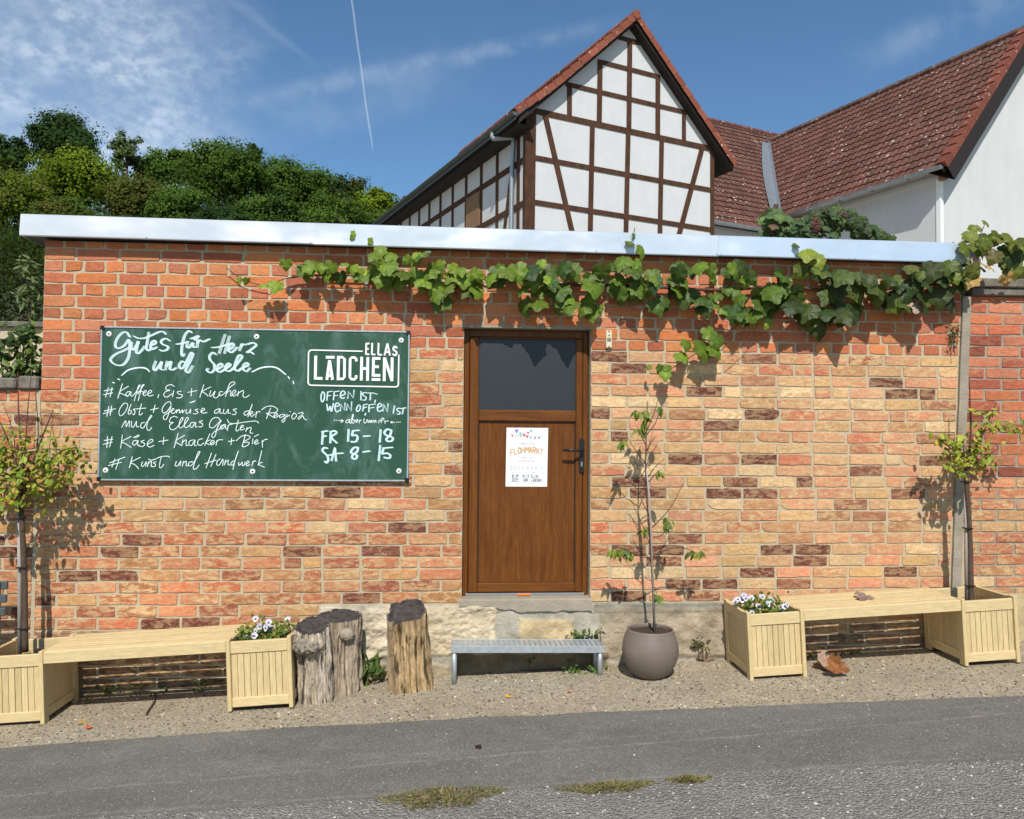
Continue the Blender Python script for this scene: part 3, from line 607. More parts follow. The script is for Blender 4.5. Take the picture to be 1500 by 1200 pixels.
def timber_house():
    o = empty('timber_framed_house', tuple(hp(2.65, 0, 0))); tag(o, 'white half-timbered gable house with dark beams and red tiled verge', 'house')
    inv = -np.array(o.location)
    def fin(mb, name, mat, par=o, smooth=False):
        w = mb.build(name, mat, par, smooth)
        if par is o: w.location = tuple(inv)
        return w
    LW = 10.15; Wd = 5.32; EZ, AZ = 8.86, 11.48
    m = MB(); poly = [hp(0, 0, 0), hp(Wd, 0, 0), hp(Wd, 0, EZ), hp(Wd/2+.06, 0, AZ), hp(0, 0, EZ)]
    m.prism(poly, gh*LW); wall = fin(m, 'wall', MT['plaster'])
    def G(u, z): return hp(u, 0, z)-gh*.022
    def L(v, z): return hp(0, v, z)-uh*.022
    def bar(name, p, q, w, nrm):
        b = MB(); b.beam(p, q, w, .03, nrm); return fin(b, name, MT['timber'])
    hw = .115
    for z in (8.94, 7.87, 6.85): bar('rail', G(0.08, z), G(Wd-.05, z), hw+(.02 if z > 8.5 else 0), GN)
    for (z, a, b) in ((9.73, .94, 4.47), (10.46, 1.9, 3.56), (11.17, 2.4, 3.03)): bar('rail', G(a, z), G(b, z), hw-.01, GN)
    off = lambda p: p-gh*.004
    for (u0, u1, za, zb, w) in ((.03, .0, 8.87, 5, .26), (1.67, 1.60, 8.87, 5, .125), (2.69, 2.60, 8.87, 5, .125), (3.69, 3.61, 8.87, 5, .125), (Wd-.03, Wd-.03, 8.87, 5, .12), (1.04, 1.04, 9.67, 9.0, .12), (1.88, 1.86, 10.5, 9.0, .13), (2.73, 2.71, 11.11, 9.0, .13), (3.57, 3.57, 10.5, 9.0, .13), (4.38, 4.38, 9.67, 9.0, .11)): bar('post', off(G(u0, za)), off(G(u1, zb)), w, GN)
    bar('brace', off(off(G(.40, 8.87))), off(off(G(1.49, 5.0))), .13, GN); bar('brace', off(off(G(4.95, 8.87))), off(off(G(3.72, 5.0))), .13, GN)
    bar('post', L(.16, 8.85), L(.16, 5), .22, LN)
    for v in (.52, 1.66, 2.6, 3.57, 4.51, 5.43, 6.33, 7.21, 8.08, 8.93, 9.7): bar('post', L(v, 8.85), L(v, 5), .13, LN)
    for z in (7.87, 6.87): bar('rail', L(.0, z)-uh*.004, L(LW-.05, z)-uh*.004, .14, LN)
    bar('brace', L(.86, 7.80)-uh*.008, L(1.35, 6.0)-uh*.008, .12, LN)
    h = MB(); h.beam(L(3.06, 7.80)-uh*.03, L(3.06, 6.92)-uh*.03, .84, .03, LN); fin(h, 'hatch', MT['hatch'])
    # roof
    ang = math.atan2(AZ-EZ, Wd/2+.06); r = MB(); ov = .42; fo, ba = .28, .2
    dl = np.array([0, 0, 1])*math.sin(ang)+uh*math.cos(ang); nl = np.array([0, 0, 1])*math.cos(ang)-uh*math.sin(ang)
    ang2 = math.atan2(AZ-EZ, Wd/2-.06); d2 = np.array([0, 0, 1])*math.sin(ang2)-uh*math.cos(ang2); n2 = np.array([0, 0, 1])*math.cos(ang2)+uh*math.sin(ang2)
    a = hp(-ov, -fo, EZ-ov*math.tan(ang)+.20)
    S = (Wd/2+.06+ov)/math.cos(ang)
    roof_plane(r, a-nl*.07, gh, dl, LW+fo+ba, S, nl, flare=.04, amp=.006, lft=.01)
    a2 = hp(Wd+.50, -fo, EZ-.50*math.tan(ang2)+.20); roof_plane(r, a2, gh, d2, LW+fo+ba, (Wd/2-.06+.50)/math.cos(ang2), n2)
    roof = fin(r, 'roof', MT['tile'])
    # boarding under the tiles (soffit)
    s = MB(); ap = hp(Wd/2+.06, -fo+.03, AZ+.17)
    for (e, d) in ((hp(-ov+.03, -fo+.03, EZ-ov*math.tan(ang)+.16), 0), (hp(Wd+.47, -fo+.03, EZ-.5*math.tan(ang2)+.17), 1)):
        s.add([e, ap, ap+gh*(LW+fo+ba-.1), e+gh*(LW+fo+ba-.1), e-np.array([0, 0, .13]), ap-np.array([0, 0, .19]), ap-np.array([0, 0, .16])+gh*(LW+fo+ba-.1), e-np.array([0, 0, .13])+gh*(LW+fo+ba-.1)], [(0, 1, 2, 3), (7, 6, 5, 4), (0, 4, 5, 1), (3, 2, 6, 7), (0, 3, 7, 4)])
    s2 = hp(-ov+.03, -fo+.03, EZ-ov*math.tan(ang)+.03); s.add([s2, hp(-.0, -fo+.03, s2[2]-.02), hp(0, LW, s2[2]-.02), s2+gh*(LW+fo)], [(0, 1, 2, 3)])
    fin(s, 'soffit', MT['soffit'])
    t = MB()
    for (e, d, nn, cnt, S_) in ((a, dl, nl, 14, S), (a2, d2, n2, 13, (Wd/2-.06+.5)/math.cos(ang2))):
        for k in range(cnt):
            p, q = e+d*(S_*k/cnt), e+d*(S_*(k+1.06)/cnt); fl = (.10*max(0, 1-(S_*k/cnt)/1.4)**2 if d is dl else 0)
            c = np.array((.25, .075, .042))*random.uniform(.8, 1.15); o1, o2 = nn*(.075+fl), nn*(.045+fl)
            t.add([p+o1-gh*.03, q+o2-gh*.03, q+o2+gh*.2, p+o1+gh*.2, p-nn*.09+nn*fl-gh*.03, q-nn*.10+nn*fl-gh*.03], [(0, 3, 2, 1), (0, 1, 5, 4), (0, 4, 3)], c)
    fin(t, 'verge_tiles', MT['tile'])
    rt = MB(); rp = hp(Wd/2+.06, -fo-.05, AZ+.19)
    for k in range(30): rt.tube([rp+gh*(.36*k), rp+gh*(.36*(k+1)+.03)], [.11, .095], 10, np.array((.24, .075, .045))*random.uniform(.8, 1.2))
    fin(rt, 'ridge_tiles', MT['tile'])
    gt = MB(); gp = hp(-ov-.09, -fo-.02, EZ-ov*math.tan(ang)+.24); n = 10
    pr = [(-.075*math.cos(math.pi*i/n), -.075*math.sin(math.pi*i/n)) for i in range(n+1)]
    V = [gp+uh*x+np.array([0, 0, z])+gh*y for y in (0, LW+fo+ba+.05) for x, z in pr]; gt.add(V, [(i, i+1, n+2+i, n+1+i) for i in range(n)]+[tuple(range(n+1))])
    gt.add([gp+uh*(.02)+np.array([0, 0, .05]), gp+uh*.02+np.array([0, 0, -.16]), gp+uh*.02+np.array([0, 0, -.16])+gh*(LW+.4), gp+uh*.02+np.array([0, 0, .05])+gh*(LW+.4)], [(0, 1, 2, 3)])
    gt = fin(gt, 'gutter', MT['gutterdark'])
    dp = MB(); e = gp+gh*1.15+np.array([0, 0, -.07]); w0 = hp(-.10, .62, 8.42); dp.tube(smooth_path([e, e+np.array([0, 0, -.14]), (e*.45+w0*.55)+np.array([0, 0, -.02]), w0+np.array([0, 0, .06]), w0+np.array([0, 0, -.16]), hp(-.10, .68, 7.0), hp(-.10, .7, 1.0)], 4), .058, 10)
    fin(dp, 'downpipe', MT['zinc'], o, True)
timber_house()
E2U, E2Z, RW2, RZ, GV, VE = 10.29, 8.5, 3.5, 12.73, -3.0, 6.75
TP2 = (RZ-E2Z)/RW2; CV, CZ, TPC = 2.0, 7.75, (RZ-7.75)/(VE-2.0)
def farm_houses():
    up = np.array([0, 0, 1.])
    # connecting range
    o = empty('connecting_house', tuple(hp(9, CV, 0))); inv = -np.array(o.location); tag(o, 'low farmhouse range with weathered red roof between the two white houses', 'house')
    def fin(mb, name, mat, par=o, smooth=False):
        w = mb.build(name, mat, par, smooth)
        if par is o: w.location = tuple(inv)
        return w
    m = MB(); m.prism([hp(5.4, CV+.3, 0), hp(22, CV+.3, 0), hp(22, CV+.3, CZ), hp(5.4, CV+.3, CZ)], gh*12); fin(m, 'wall', MT['plaster_old'])
    a = math.atan(TPC); dv = up*math.sin(a)+gh*math.cos(a); nn = up*math.cos(a)-gh*math.sin(a); r = MB(); p0 = hp(5.45, CV, CZ); rise = 13.42-CZ
    pv = lambda P: ((P-HP0) @ uh, (P-HP0) @ gh, P[2])
    def clip(P):
        u, v, z = pv(P); t2 = E2Z+(u-E2U)*TP2
        return not (u > E2U-.2 and u < E2U+RW2 and v < VE and t2 > z+.35)
    roof_plane(r, p0, uh, dv, 14.5, rise/math.sin(a), nn, (.112, .049, .035), .21, .33, clip=clip)
    b = p0+dv*(rise/math.sin(a)); r.add([b, b+uh*14.5, b+uh*14.5+gh*6-up*5, b+gh*6-up*5], [(0, 1, 2, 3)], (.16, .052, .033)); rf = fin(r, 'roof', MT['tile'])
    t = MB()
    for k in range(42): t.tube([b+uh*(.345*k)+up*.02, b+uh*(.345*(k+1)+.04)+up*.02], [.13, .11], 8, np.array((.15, .06, .045))*random.uniform(.75, 1.2))
    fin(t, 'ridge_tiles', MT['tile'])
    g = MB(); gp = p0-gh*.06+up*.02; n = 8
    V = [gp+uh*y+gh*(-.08*math.cos(math.pi*i/n))+up*(-.09*math.sin(math.pi*i/n)) for y in (0.0, 4.8) for i in range(n+1)]; g.add(V, [(i, i+1, n+2+i, n+1+i) for i in range(n)]+[tuple(range(n+1))]); fin(g, 'gutter', MT['zinc'])
    d = MB(); q = gp+uh*.45-up*.08; d.tube([q+up*.05, q-up*.10, q-up*.18, q-up*.9], [.13, .11, .055, .055], 10); fin(d, 'downpipe', MT['zinc'])
    # right-hand house
    o2 = empty('white_gable_house', tuple(hp(E2U+4, GV, 0))); tag(o2, 'white rendered house at the right edge with long weathered tile roof', 'house'); inv2 = -np.array(o2.location)
    def fin2(mb, name, mat, smooth=False):
        w = mb.build(name, mat, o2, smooth); w.location = tuple(inv2); return w
    wu = E2U+.28; zt = E2Z+.28*TP2-.12; full = 2*RW2
    m = MB(); m.prism([hp(wu, GV+.42, 0), hp(E2U+full-.28, GV+.42, 0), hp(E2U+full-.28, GV+.42, zt), hp(E2U+RW2, GV+.42, RZ-.12), hp(wu, GV+.42, zt)], gh*(VE-GV+2)); fin2(m, 'wall', MT['plaster_old'])
    c = MB(); c.box(-.02, .10, -.02, .10, 0, zt-.12); c.v[-1] = np.array([hp(wu, GV+.42, 0)+uh*p[0]+gh*p[1]+up*p[2] for p in c.v[-1]]); fin2(c, 'corner_strip', MT['white'])
    co = MB()
    for (dz, dd, hh) in ((-.28, .10, .16), (-.50, .05, .12)):
        co.box(0, 1, 0, 1, 0, 1); co.v[-1] = np.array([hp(wu-dd+p[0]*(dd+.05), GV+.32+p[1]*8, zt+dz+p[2]*hh) for p in co.v[-1]])
    fin2(co, 'cornice', MT['plaster_old'])
    a = math.atan(TP2); d2 = up*math.sin(a)+uh*math.cos(a); n2 = up*math.cos(a)-uh*math.sin(a); r = MB(); p0 = hp(E2U-.1, GV, E2Z-.1*TP2); S = (RW2+.1)/math.cos(a)
    def clip2(P):
        u, v, z = pv(P); return z > CZ+(v-CV)*TPC-.12
    roof_plane(r, p0, gh, d2, VE-GV+1.0, S, n2, (.122, .051, .036), .21, .33, clip=clip2)
    b = p0+d2*S; r.add([b, b+uh*3.6-up*4.35, b+uh*3.6-up*4.35+gh*9.5, b+gh*9.5], [(0, 1, 2, 3)], (.16, .052, .033)); fin2(r, 'roof', MT['tile'])
    t = MB()
    for k in range(26): t.tube([b+gh*(.36*k)+up*.03, b+gh*(.36*(k+1)+.04)+up*.03], [.14, .115], 8, np.array((.14, .075, .055))*random.uniform(.75, 1.2))
    fin2(t, 'ridge_tiles', MT['tile'])
    v = MB(); cnt = 16
    for k in range(cnt):
        p, q = p0+d2*(S*k/cnt), p0+d2*(S*(k+1.05)/cnt); cc = np.array((.19, .055, .033))*random.uniform(.8, 1.1)
        v.add([p+n2*.15-gh*.05, q+n2*.115-gh*.05, q+n2*.115+gh*.22, p+n2*.15+gh*.22, p-n2*.05-gh*.05, q-n2*.05-gh*.05], [(0, 3, 2, 1), (0, 1, 5, 4), (0, 4, 3)], cc)
    fin2(v, 'verge_tiles', MT['tile'])
    s = MB(); s.add([p0-n2*.05-gh*.03, b-n2*.05-gh*.03, b-n2*.05+gh*.5, p0-n2*.05+gh*.5, p0-n2*.46+gh*.0, b-n2*.46+gh*.0], [(0, 1, 2, 3), (0, 1, 5, 4), (4, 5, 2, 3)]); fin2(s, 'soffit', MT['soffit'])
    e = MB(); e.box(0, .12, -.03, .14, -.55, -.05); e.v[-1] = np.array([hp(wu-.08, GV+.27, zt)+uh*x[0]+gh*x[1]+up*x[2] for x in e.v[-1]]); fin2(e, 'purlin_end', MT['hatch'])
    g = MB(); gp = p0-uh*.07+up*.03; n = 8
    V = [gp+gh*y+uh*(-.08*math.cos(math.pi*i/n))+up*(-.09*math.sin(math.pi*i/n)) for y in (.05, 6.0) for i in range(n+1)]; g.add(V, [(i, i+1, n+2+i, n+1+i) for i in range(n)]+[tuple(range(n+1))])
    for y in (1.0, 2.1, 3.2, 4.3): g.box(0, 1, 0, 1, 0, 1); g.v[-1] = np.array([gp+gh*(y+.05*x[1])+uh*(-.09+.18*x[0])+up*(-.1+.12*x[2]) for x in g.v[-1]])
    fin2(g, 'gutter', MT['zinc'])
    z = MB(); pts = []
    for k in range(13):
        zz = E2Z-.3+(RZ-E2Z+.2)*k/12; u = E2U+(zz-E2Z)/TP2; w = CV+(zz-CZ)/TPC; bow = .18*math.sin(math.pi*k/12)
        pts.append((hp(u-.30-bow, w+.02, zz)+nn*.12, hp(u+.02, w-.24, zz)+n2*.12, hp(u-.07, w-.08, zz)+up*.06))
    for k in range(12): z.add([pts[k][0], pts[k][2], pts[k][1], pts[k+1][0], pts[k+1][2], pts[k+1][1]], [(0, 1, 4, 3), (1, 2, 5, 4)])
    fin2(z, 'valley_flashing', MT['zinc'])
farm_houses()

# ================================================================ chalkboard and lettering
YB = -0.03
def ribbon(mb, pts, w, y=YB-.0016, tf=None, sm=True, col=None, taper=0.0, cap=True):
    """flat chalk or paint stroke through board points (x, z)"""
    P = smooth_path([tf(*p) for p in pts], 5) if sm else [np.array(tf(*p), float) for p in pts]
    n = len(P); y = y-random.random()*.0005
    if n < 2: return
    V = []; col = (.78, .88, .87) if col is None else col
    for i in range(n):
        t = P[min(i+1, n-1)]-P[max(i-1, 0)]; t = t/(np.linalg.norm(t)+1e-9); nn = np.array([-t[1], t[0]])
        ww = w/2*(1-taper*abs(2*i/(n-1)-1)**3)*random.uniform(.9, 1.1 if sm else .9)
        q = P[i]
        if cap and i in (0, n-1): q = q+t*(w*.3)*(1 if i else -1)
        a, b = q+nn*ww, q-nn*ww
        yy = y-.0007*i/n; V += [(a[0], yy, a[1]), (b[0], yy, b[1])]
    mb.add(V, [(2*i, 2*i+1, 2*i+3, 2*i+2) for i in range(n-1)], col)
def zoomtf(ox, oy, s):
    return lambda x, y: (lambda q: np.array([q[0], q[2]]))(at(ox+x/s, oy+y/s, YB))
TA, TB, TC, TD, TE, TF = zoomtf(140, 470, 6.25), zoomtf(140, 550, 6.25), zoomtf(300, 550, 7.741), zoomtf(440, 480, 9.0909), zoomtf(450, 560, 8.2774), zoomtf(130, 460, 3.061)
def S(txt): return [[tuple(float(c) for c in p.split(',')) for p in s.split()] for s in txt.strip().split('|') if s.strip()]
TITLE = S("""315,150 285,106 250,108 210,145 182,205 190,248 225,248 270,220 305,172 314,250 300,340 255,400 200,408 148,378 142,345 190,302 260,272 330,232|332,195 326,250 345,266 375,225 393,188 372,280 390,300 425,268 450,232|488,105 476,180 466,258 490,272 515,242|350,140 390,160 450,158 530,125 590,100 630,105 640,125|508,226 550,206 545,182 520,190 505,230 520,262 562,240|682,185 640,162 602,185 612,215 662,235 655,265 610,277 590,265
|880,110 855,92 820,130 795,210 788,300 800,325 812,300|740,215 800,205 850,190|842,195 836,240 858,245 890,200 893,240 915,240|870,166 945,138 905,178|936,172 930,245|931,210 952,176 985,192 1045,166
|1186,125 1130,300|1226,140 1180,300|1065,246 1130,240 1240,206|1225,266 1265,230 1255,205 1225,230 1215,270 1245,290 1300,242|1338,212 1318,275|1322,250 1350,215 1372,222|1385,216 1440,202 1470,225 1400,280 1385,290 1420,285 1446,306
|552,370 531,430 546,455 590,400 606,375 595,440 620,450|656,370 640,450|645,420 685,376 692,384 680,440 705,450 740,430|820,386 790,370 765,410 780,440 815,410 868,304 885,294 890,320 840,420 825,455 850,475 890,412
|1105,312 1076,290 1045,320 1050,360 1086,400 1086,450 1050,476 1020,455 1030,436|1113,446 1160,415 1150,390 1120,410 1110,450 1135,470 1188,440 1235,405 1215,390 1190,420 1190,450 1220,462 1265,430 1330,350 1340,320 1310,320 1280,390 1275,440 1300,460 1345,430 1395,410 1390,385 1360,400 1350,440 1380,465 1415,432""")
FLOUR_A = S("240,500 300,452 390,430 460,436 495,466|204,532 222,540|158,565 173,569")
FLOUR_F = S("732,260 780,240 838,240 884,272|894,281 900,290|917,302 919,313")
LINES_B = S("""118,112 92,200|152,112 134,196|80,142 162,126|74,177 158,160|246,76 204,210|302,100 222,150 250,172 302,190|320,150 292,152 276,180 296,190 325,150 322,182 345,184 398,112 410,90 394,98 370,180 355,235|386,172 430,106 446,86 426,96 405,180 390,232|368,156 430,146|430,170 465,150 455,138 436,160 446,186 480,170 515,150 500,136 480,160 490,190 530,180|580,176 570,205
|722,102 690,85 650,100 646,130 682,136 640,150 625,180 650,200 700,170|716,140 705,196|785,146 750,150 760,170 796,182 780,205 740,205|881,120 875,190|845,156 930,140|992,85 955,200|1056,105 980,146 1005,165 1032,190|1056,140 1045,180 1060,190 1096,144 1080,195 1110,205 1142,170|1165,150 1140,150 1130,175 1146,186 1180,165 1230,110 1275,76 1260,60 1230,75 1205,140 1190,195|1195,170 1225,140 1240,150 1235,185 1252,182 1285,147 1270,135 1250,165 1265,190 1300,170|1311,145 1300,190|1305,166 1345,140 1356,150 1350,190 1375,202 1410,180
|122,284 104,376|148,280 134,366|80,326 185,305|70,352 155,326|262,255 226,300 215,350 235,370 275,330 296,272 270,254 240,276|326,265 300,335 310,356 332,330 305,316|345,312 362,330 352,360 340,352|421,260 400,350 415,361 432,345|345,311 400,304 462,300|546,270 530,340|505,316 575,300
|692,272 680,241 640,260 610,310 625,345 660,325 692,280 670,350 650,400 626,400 626,370 680,335 720,311 705,305 695,340 720,346 742,318|747,315 740,346|745,330 766,312 770,345 796,315 795,345 816,318|831,310 830,345 855,342 871,310 870,346|862,252 915,232 882,248|940,308 912,318 938,335 922,352 895,350|968,330 1000,315 985,300 965,330 985,346 1022,340|1132,305 1096,320 1090,345 1120,341 1141,305 1140,345 1160,346|1176,310 1170,345 1195,346 1216,310 1215,345 1236,346|1292,305 1260,316 1287,336 1275,360 1250,356
|240,475 276,415 282,470 311,415 310,472|331,420 330,466 350,471 376,420 375,466 400,470|450,430 420,440 415,475 440,480 470,430 515,376 504,370 480,420 470,480 490,505 515,476|752,386 720,375 685,395 680,430 712,431 680,455 685,490 720,496 760,460 800,400 795,385 775,410 765,470 785,480 815,450 850,400 840,385 820,415 815,465 835,478 862,455|905,430 875,436 865,465 885,476 916,430 915,470 932,470|982,415 950,426 982,446 970,470 945,471
|110,560 104,662|152,560 130,656|80,596 160,585|70,632 155,611|247,545 230,668|327,558 240,606 275,625 327,660|380,595 350,600 340,630 365,636 391,595 385,636 406,640|345,570 395,545|362,573 402,552|446,595 415,606 451,626 435,650 400,649|475,631 525,601 510,585 480,610 475,640 500,656 536,640|626,565 619,632|580,606 665,592
|757,530 720,662|817,548 735,600 765,628 792,642|801,590 790,641|795,616 830,590 830,640 850,640|896,590 865,600 855,630 880,641 911,590 905,640 926,640|982,580 945,590 935,625 960,641 992,618|1047,535 1000,641|1052,590 1010,611 1042,636|1050,630 1086,606 1070,595 1050,620 1065,636 1096,615|1112,595 1104,641|1108,611 1130,590 1166,590|1247,575 1240,636|1215,606 1275,595
|177,765 150,841|217,765 185,861|130,801 270,748|118,826 240,795|337,745 310,846|412,750 325,796 362,818 397,856|431,790 420,825 440,831 466,790 460,832|486,790 475,836|480,811 511,785 510,836|556,790 530,800 551,816 540,836 515,831|601,750 585,830 600,846 626,815|485,765 520,776 600,745 660,740 680,751|741,785 730,825 755,826 781,785 775,826|806,785 795,831|800,806 831,785 830,825 846,826|890,790 860,796 850,820 875,826 911,780 955,706 940,705 910,790 895,850 920,856 950,820""")
LINES_C = S("""500,400 460,411 445,440 470,451 506,410 540,325 500,440 490,472|513,446 546,420 530,410 512,440 535,466 566,438|586,410 578,476|580,441 600,415 630,412|747,370 700,490|645,390 700,355 770,350 826,385 800,420 700,431 742,452 785,478|788,466 826,440 805,430 785,455 800,481 842,455|890,440 855,451 850,476 890,466 906,440 910,500 890,531 875,510 922,474|936,440 930,471 962,450|964,410 973,412|1011,425 985,470 1005,496 1041,460 1025,430 1000,440|1060,431 1111,420 1105,446 1060,480 1070,496 1111,460 1125,490 1157,506
|186,522 150,480 90,490 55,550 60,590 100,591 150,546 186,510 140,600 120,680 95,706 80,680 110,640 180,600 215,561 235,560 235,600 252,605|215,560 185,572 180,600 205,606 235,562|266,565 255,626|258,591 280,560 312,555|381,505 355,610 365,631 392,615|255,500 280,540 340,546 450,531 560,518 596,525 611,541|400,601 441,576 425,565 405,590 410,621 452,605|481,590 465,636|470,616 511,590 526,600 515,650 546,656
|462,670 425,806|360,741 400,701 450,680 511,690 500,720 435,756 501,760 490,790 440,811 420,796|546,720 540,776|560,696 611,670|560,766 601,746 590,730 565,755 575,781 616,765|651,735 655,816|650,761 680,730 712,725
|77,880 15,1051|127,895 70,1031|0,1001 130,960|176,945 140,976 140,1016 170,1011 206,950 205,1021|236,960 225,1016|230,991 266,960 265,1011 286,1016|331,965 300,990 300,1016 330,1001 381,855 345,960 320,1066|386,985 385,1021 415,1000 426,980 425,1021 450,1016 457,980|465,1011 501,986 485,970 470,1000 480,1026 512,1010|546,975 535,1026|540,1001 560,970 582,976|647,855 605,1021|652,985 610,1006 652,1031 677,1041""")
THIN_E = S("""325,460 340,462|355,463 365,463|385,465 438,470|415,455 438,470 410,487|510,450 475,465 470,490 500,486 521,450 515,490 535,490 560,402 550,396 540,480 560,496 582,466 556,455|600,482 588,466 616,455 600,491|631,460 632,496|632,471 657,459|690,440 690,490 715,490 727,452|735,455 740,490 761,460 765,490 786,460 785,490|806,460 810,490 831,460 835,490|871,460 868,496|890,471 931,450 915,435 890,460 902,491|941,465 945,501|945,476 987,470|1060,487 1015,485|1030,475 1012,485 1030,498|1080,486 1088,486|1100,484 1107,484|1120,484 1131,484""")
MID_E = S("""185,115 165,165 170,225 186,236 206,190 205,130 185,115|246,120 235,221|245,118 302,110|240,166 282,160|326,120 315,216|325,115 386,108|320,166 367,160|400,170 456,140 440,105 410,120 400,170 420,196 452,185|490,196 496,110 556,190 566,95|651,110 648,216|711,125 675,131 675,160 711,181 700,216 670,216|766,130 760,216|720,131 800,131 846,146|826,215 815,246
|236,265 250,346 276,290 290,356 316,255|330,300 386,280 370,250 340,270 335,320 355,361 387,340|400,346 406,265 451,341 457,250|475,341 481,260 531,351 537,235|620,275 595,320 605,356 636,330 641,285 620,275|681,280 670,351|680,276 727,265|675,316 717,300|746,280 745,361|745,276 826,265|745,316 807,305|845,310 901,285 880,255 855,280 850,330 870,356 902,340|915,351 921,265 971,361 977,260|1056,285 1040,376|1121,315 1090,321 1090,345 1121,361 1115,386 1090,386|1166,310 1150,386|1125,321 1196,310|706,375 698,401""")
BOLD_E = S("""186,600 175,752|175,601 246,590|180,661 227,650|281,595 275,736|280,601 336,590 346,620 290,666 356,736|498,570 490,716|548,590 626,582|551,590 541,645 591,640 606,680 580,721 530,721|680,656 756,650|886,575 875,726|1016,580 965,570 930,610 960,645 1031,670 1020,711 975,716 955,690 1000,640 1016,580
|241,800 200,795 180,830 230,880 251,930 235,976 210,960|331,795 290,951|331,795 346,956|260,886 350,866 430,860|611,790 560,795 525,850 570,870 601,890 580,931 545,920 545,885 600,840 611,790|675,846 756,835|881,765 862,951|915,800 1031,790|921,800 907,865 960,860 1001,880 990,921 930,911""")
def chalkboard():
    A, B_, C_, D_ = at(150, 480, YB), at(598.5, 488, YB), at(595.5, 702, YB), at(145.5, 703, YB)
    X0, X1, Z0, Z1 = (A[0]+D_[0])/2, (B_[0]+C_[0])/2, (C_[2]+D_[2])/2, (A[2]+B_[2])/2
    o = empty('chalkboard', ((X0+X1)/2, 0, Z0)); tag(o, 'large green chalkboard with white handwriting screwed to the brick wall', 'chalkboard'); loc = (-(X0+X1)/2, 0, -Z0)
    def fin(mb, name, mat, par=o, sm=False):
        w = mb.build(name, mat, par, sm)
        if par is o: w.location = loc
        return w
    m = MB(); m.box(X0, X1, YB, -.012, Z0, Z1); bd = fin(m, 'panel', MT['board'])
    f = MB(); t = .010
    f.box(X0-t, X1+t, YB-.006, -.014, Z1, Z1+t, .002); f.box(X0-t, X1+t, YB-.006, -.014, Z0-t, Z0, .002); f.box(X0-t, X0, YB-.006, -.0145, Z0, Z1, .002); f.box(X1, X1+t, YB-.006, -.0145, Z0, Z1, .002)
    fin(f, 'frame', MT['galv'])
    for (x, z) in ((X0, Z0), (X1, Z0), (X0, Z1), (X1, Z1)):
        c = MB(); c.box(x-.014, x+.014, YB-.009, -.013, z-.014, z+.014, .004); fin(c, 'corner_cap', MT['black'])
    w = MB(); h = MB()
    for (ox, oy, s, x, y) in ((140, 470, 6.25, 123, 121), (140, 470, 6.25, 1475, 146), (440, 480, 9.0909, 1343, 170), (140, 550, 6.25, 92, 869), (140, 550, 6.25, 1438, 880), (450, 560, 8.2774, 1112, 1077)):
        p = at(ox+x/s, oy+y/s, YB)
        wm = MB(); wm.lathe([(.006, .006), (.010, .006), (.0165, .003), (.0175, .0)], (0, 0, 0), 20); wm.v[-1] = wm.v[-1][:, [0, 2, 1]]*np.array([1, -1, 1])+np.array([p[0], YB-.0005, p[2]])
        ws = fin(wm, 'washer', MT['white']); sw = MB(); sw.lathe([(0, .0065), (.005, .006), (.0062, .003)], (0, 0, 0), 12); sw.v[-1] = sw.v[-1][:, [0, 2, 1]]*np.array([1, -1, 1])+np.array([p[0], YB-.0005, p[2]]); sw.build('screw', MT['black'], ws)
    c = MB(); PALE = (.50, .72, .74)
    for s in TITLE:
        ribbon(c, s, .009, YB-.0012, TA, taper=.35, col=PALE); ribbon(c, [(x+11, y+3) for x, y in s], .0034, YB-.0018, TA); ribbon(c, [(x-9, y-2) for x, y in s], .003, YB-.0022, TA)
    fin(c, 'heading_lettering', MT['chalk'])
    c = MB()
    for s in FLOUR_A: ribbon(c, s, .009, YB-.0012, TA, taper=.3)
    fin(c, 'chalk_flourish', MT['chalk']); c = MB()
    for s in FLOUR_F: ribbon(c, s, .009, YB-.0012, TF, taper=.3)
    fin(c, 'chalk_flourish', MT['chalk'])
    c = MB()
    for s in LINES_B: ribbon(c, s, .0045, YB-.0012, TB)
    for s in LINES_C: ribbon(c, s, .0045, YB-.0012, TC)
    fin(c, 'list_lettering', MT['chalk'])
    c = MB()
    for s in THIN_E: ribbon(c, s, .0045, YB-.0012, TE)
    for s in MID_E: ribbon(c, s, .0062, YB-.0014, TE, sm=len(s) > 4, col=PALE); ribbon(c, [(x+8, y+2) for x, y in s], .003, YB-.0018, TE, sm=len(s) > 4)
    for s in BOLD_E: ribbon(c, s, .0105, YB-.0012, TE, sm=len(s) > 4, col=PALE); ribbon(c, [(x+15, y+3) for x, y in s], .0042, YB-.0018, TE, sm=len(s) > 4)
    fin(c, 'opening_hours_lettering', MT['chalk'])
    L = MB(); yy = YB-.004
    FR = S("826,316 500,308 160,300|160,300 130,306 112,335 110,370|110,370 105,700|105,700 106,735 118,758 145,768|145,768 700,780 1262,790|1262,790 1290,784 1304,765 1306,740|1306,740 1312,368")
    for s in FR: ribbon(L, s, .0098, yy, TD, sm=len(s) > 3, cap=len(s) < 4)
    for s in S("880,205 873,362|876,216 922,212|876,286 912,286|874,355 918,357|958,205 952,362|952,358 1000,360|1042,205 1037,365|1036,361 1087,364|1160,212 1120,372|1160,212 1193,372|1134,326 1186,327"): ribbon(L, s, .0128, yy-.0004*random.random(), TD, sm=False, cap=False)
    ribbon(L, S("1285,272 1262,254 1242,268 1243,296 1278,325 1281,352 1262,370 1235,356")[0], .0125, yy-.0003, TD)
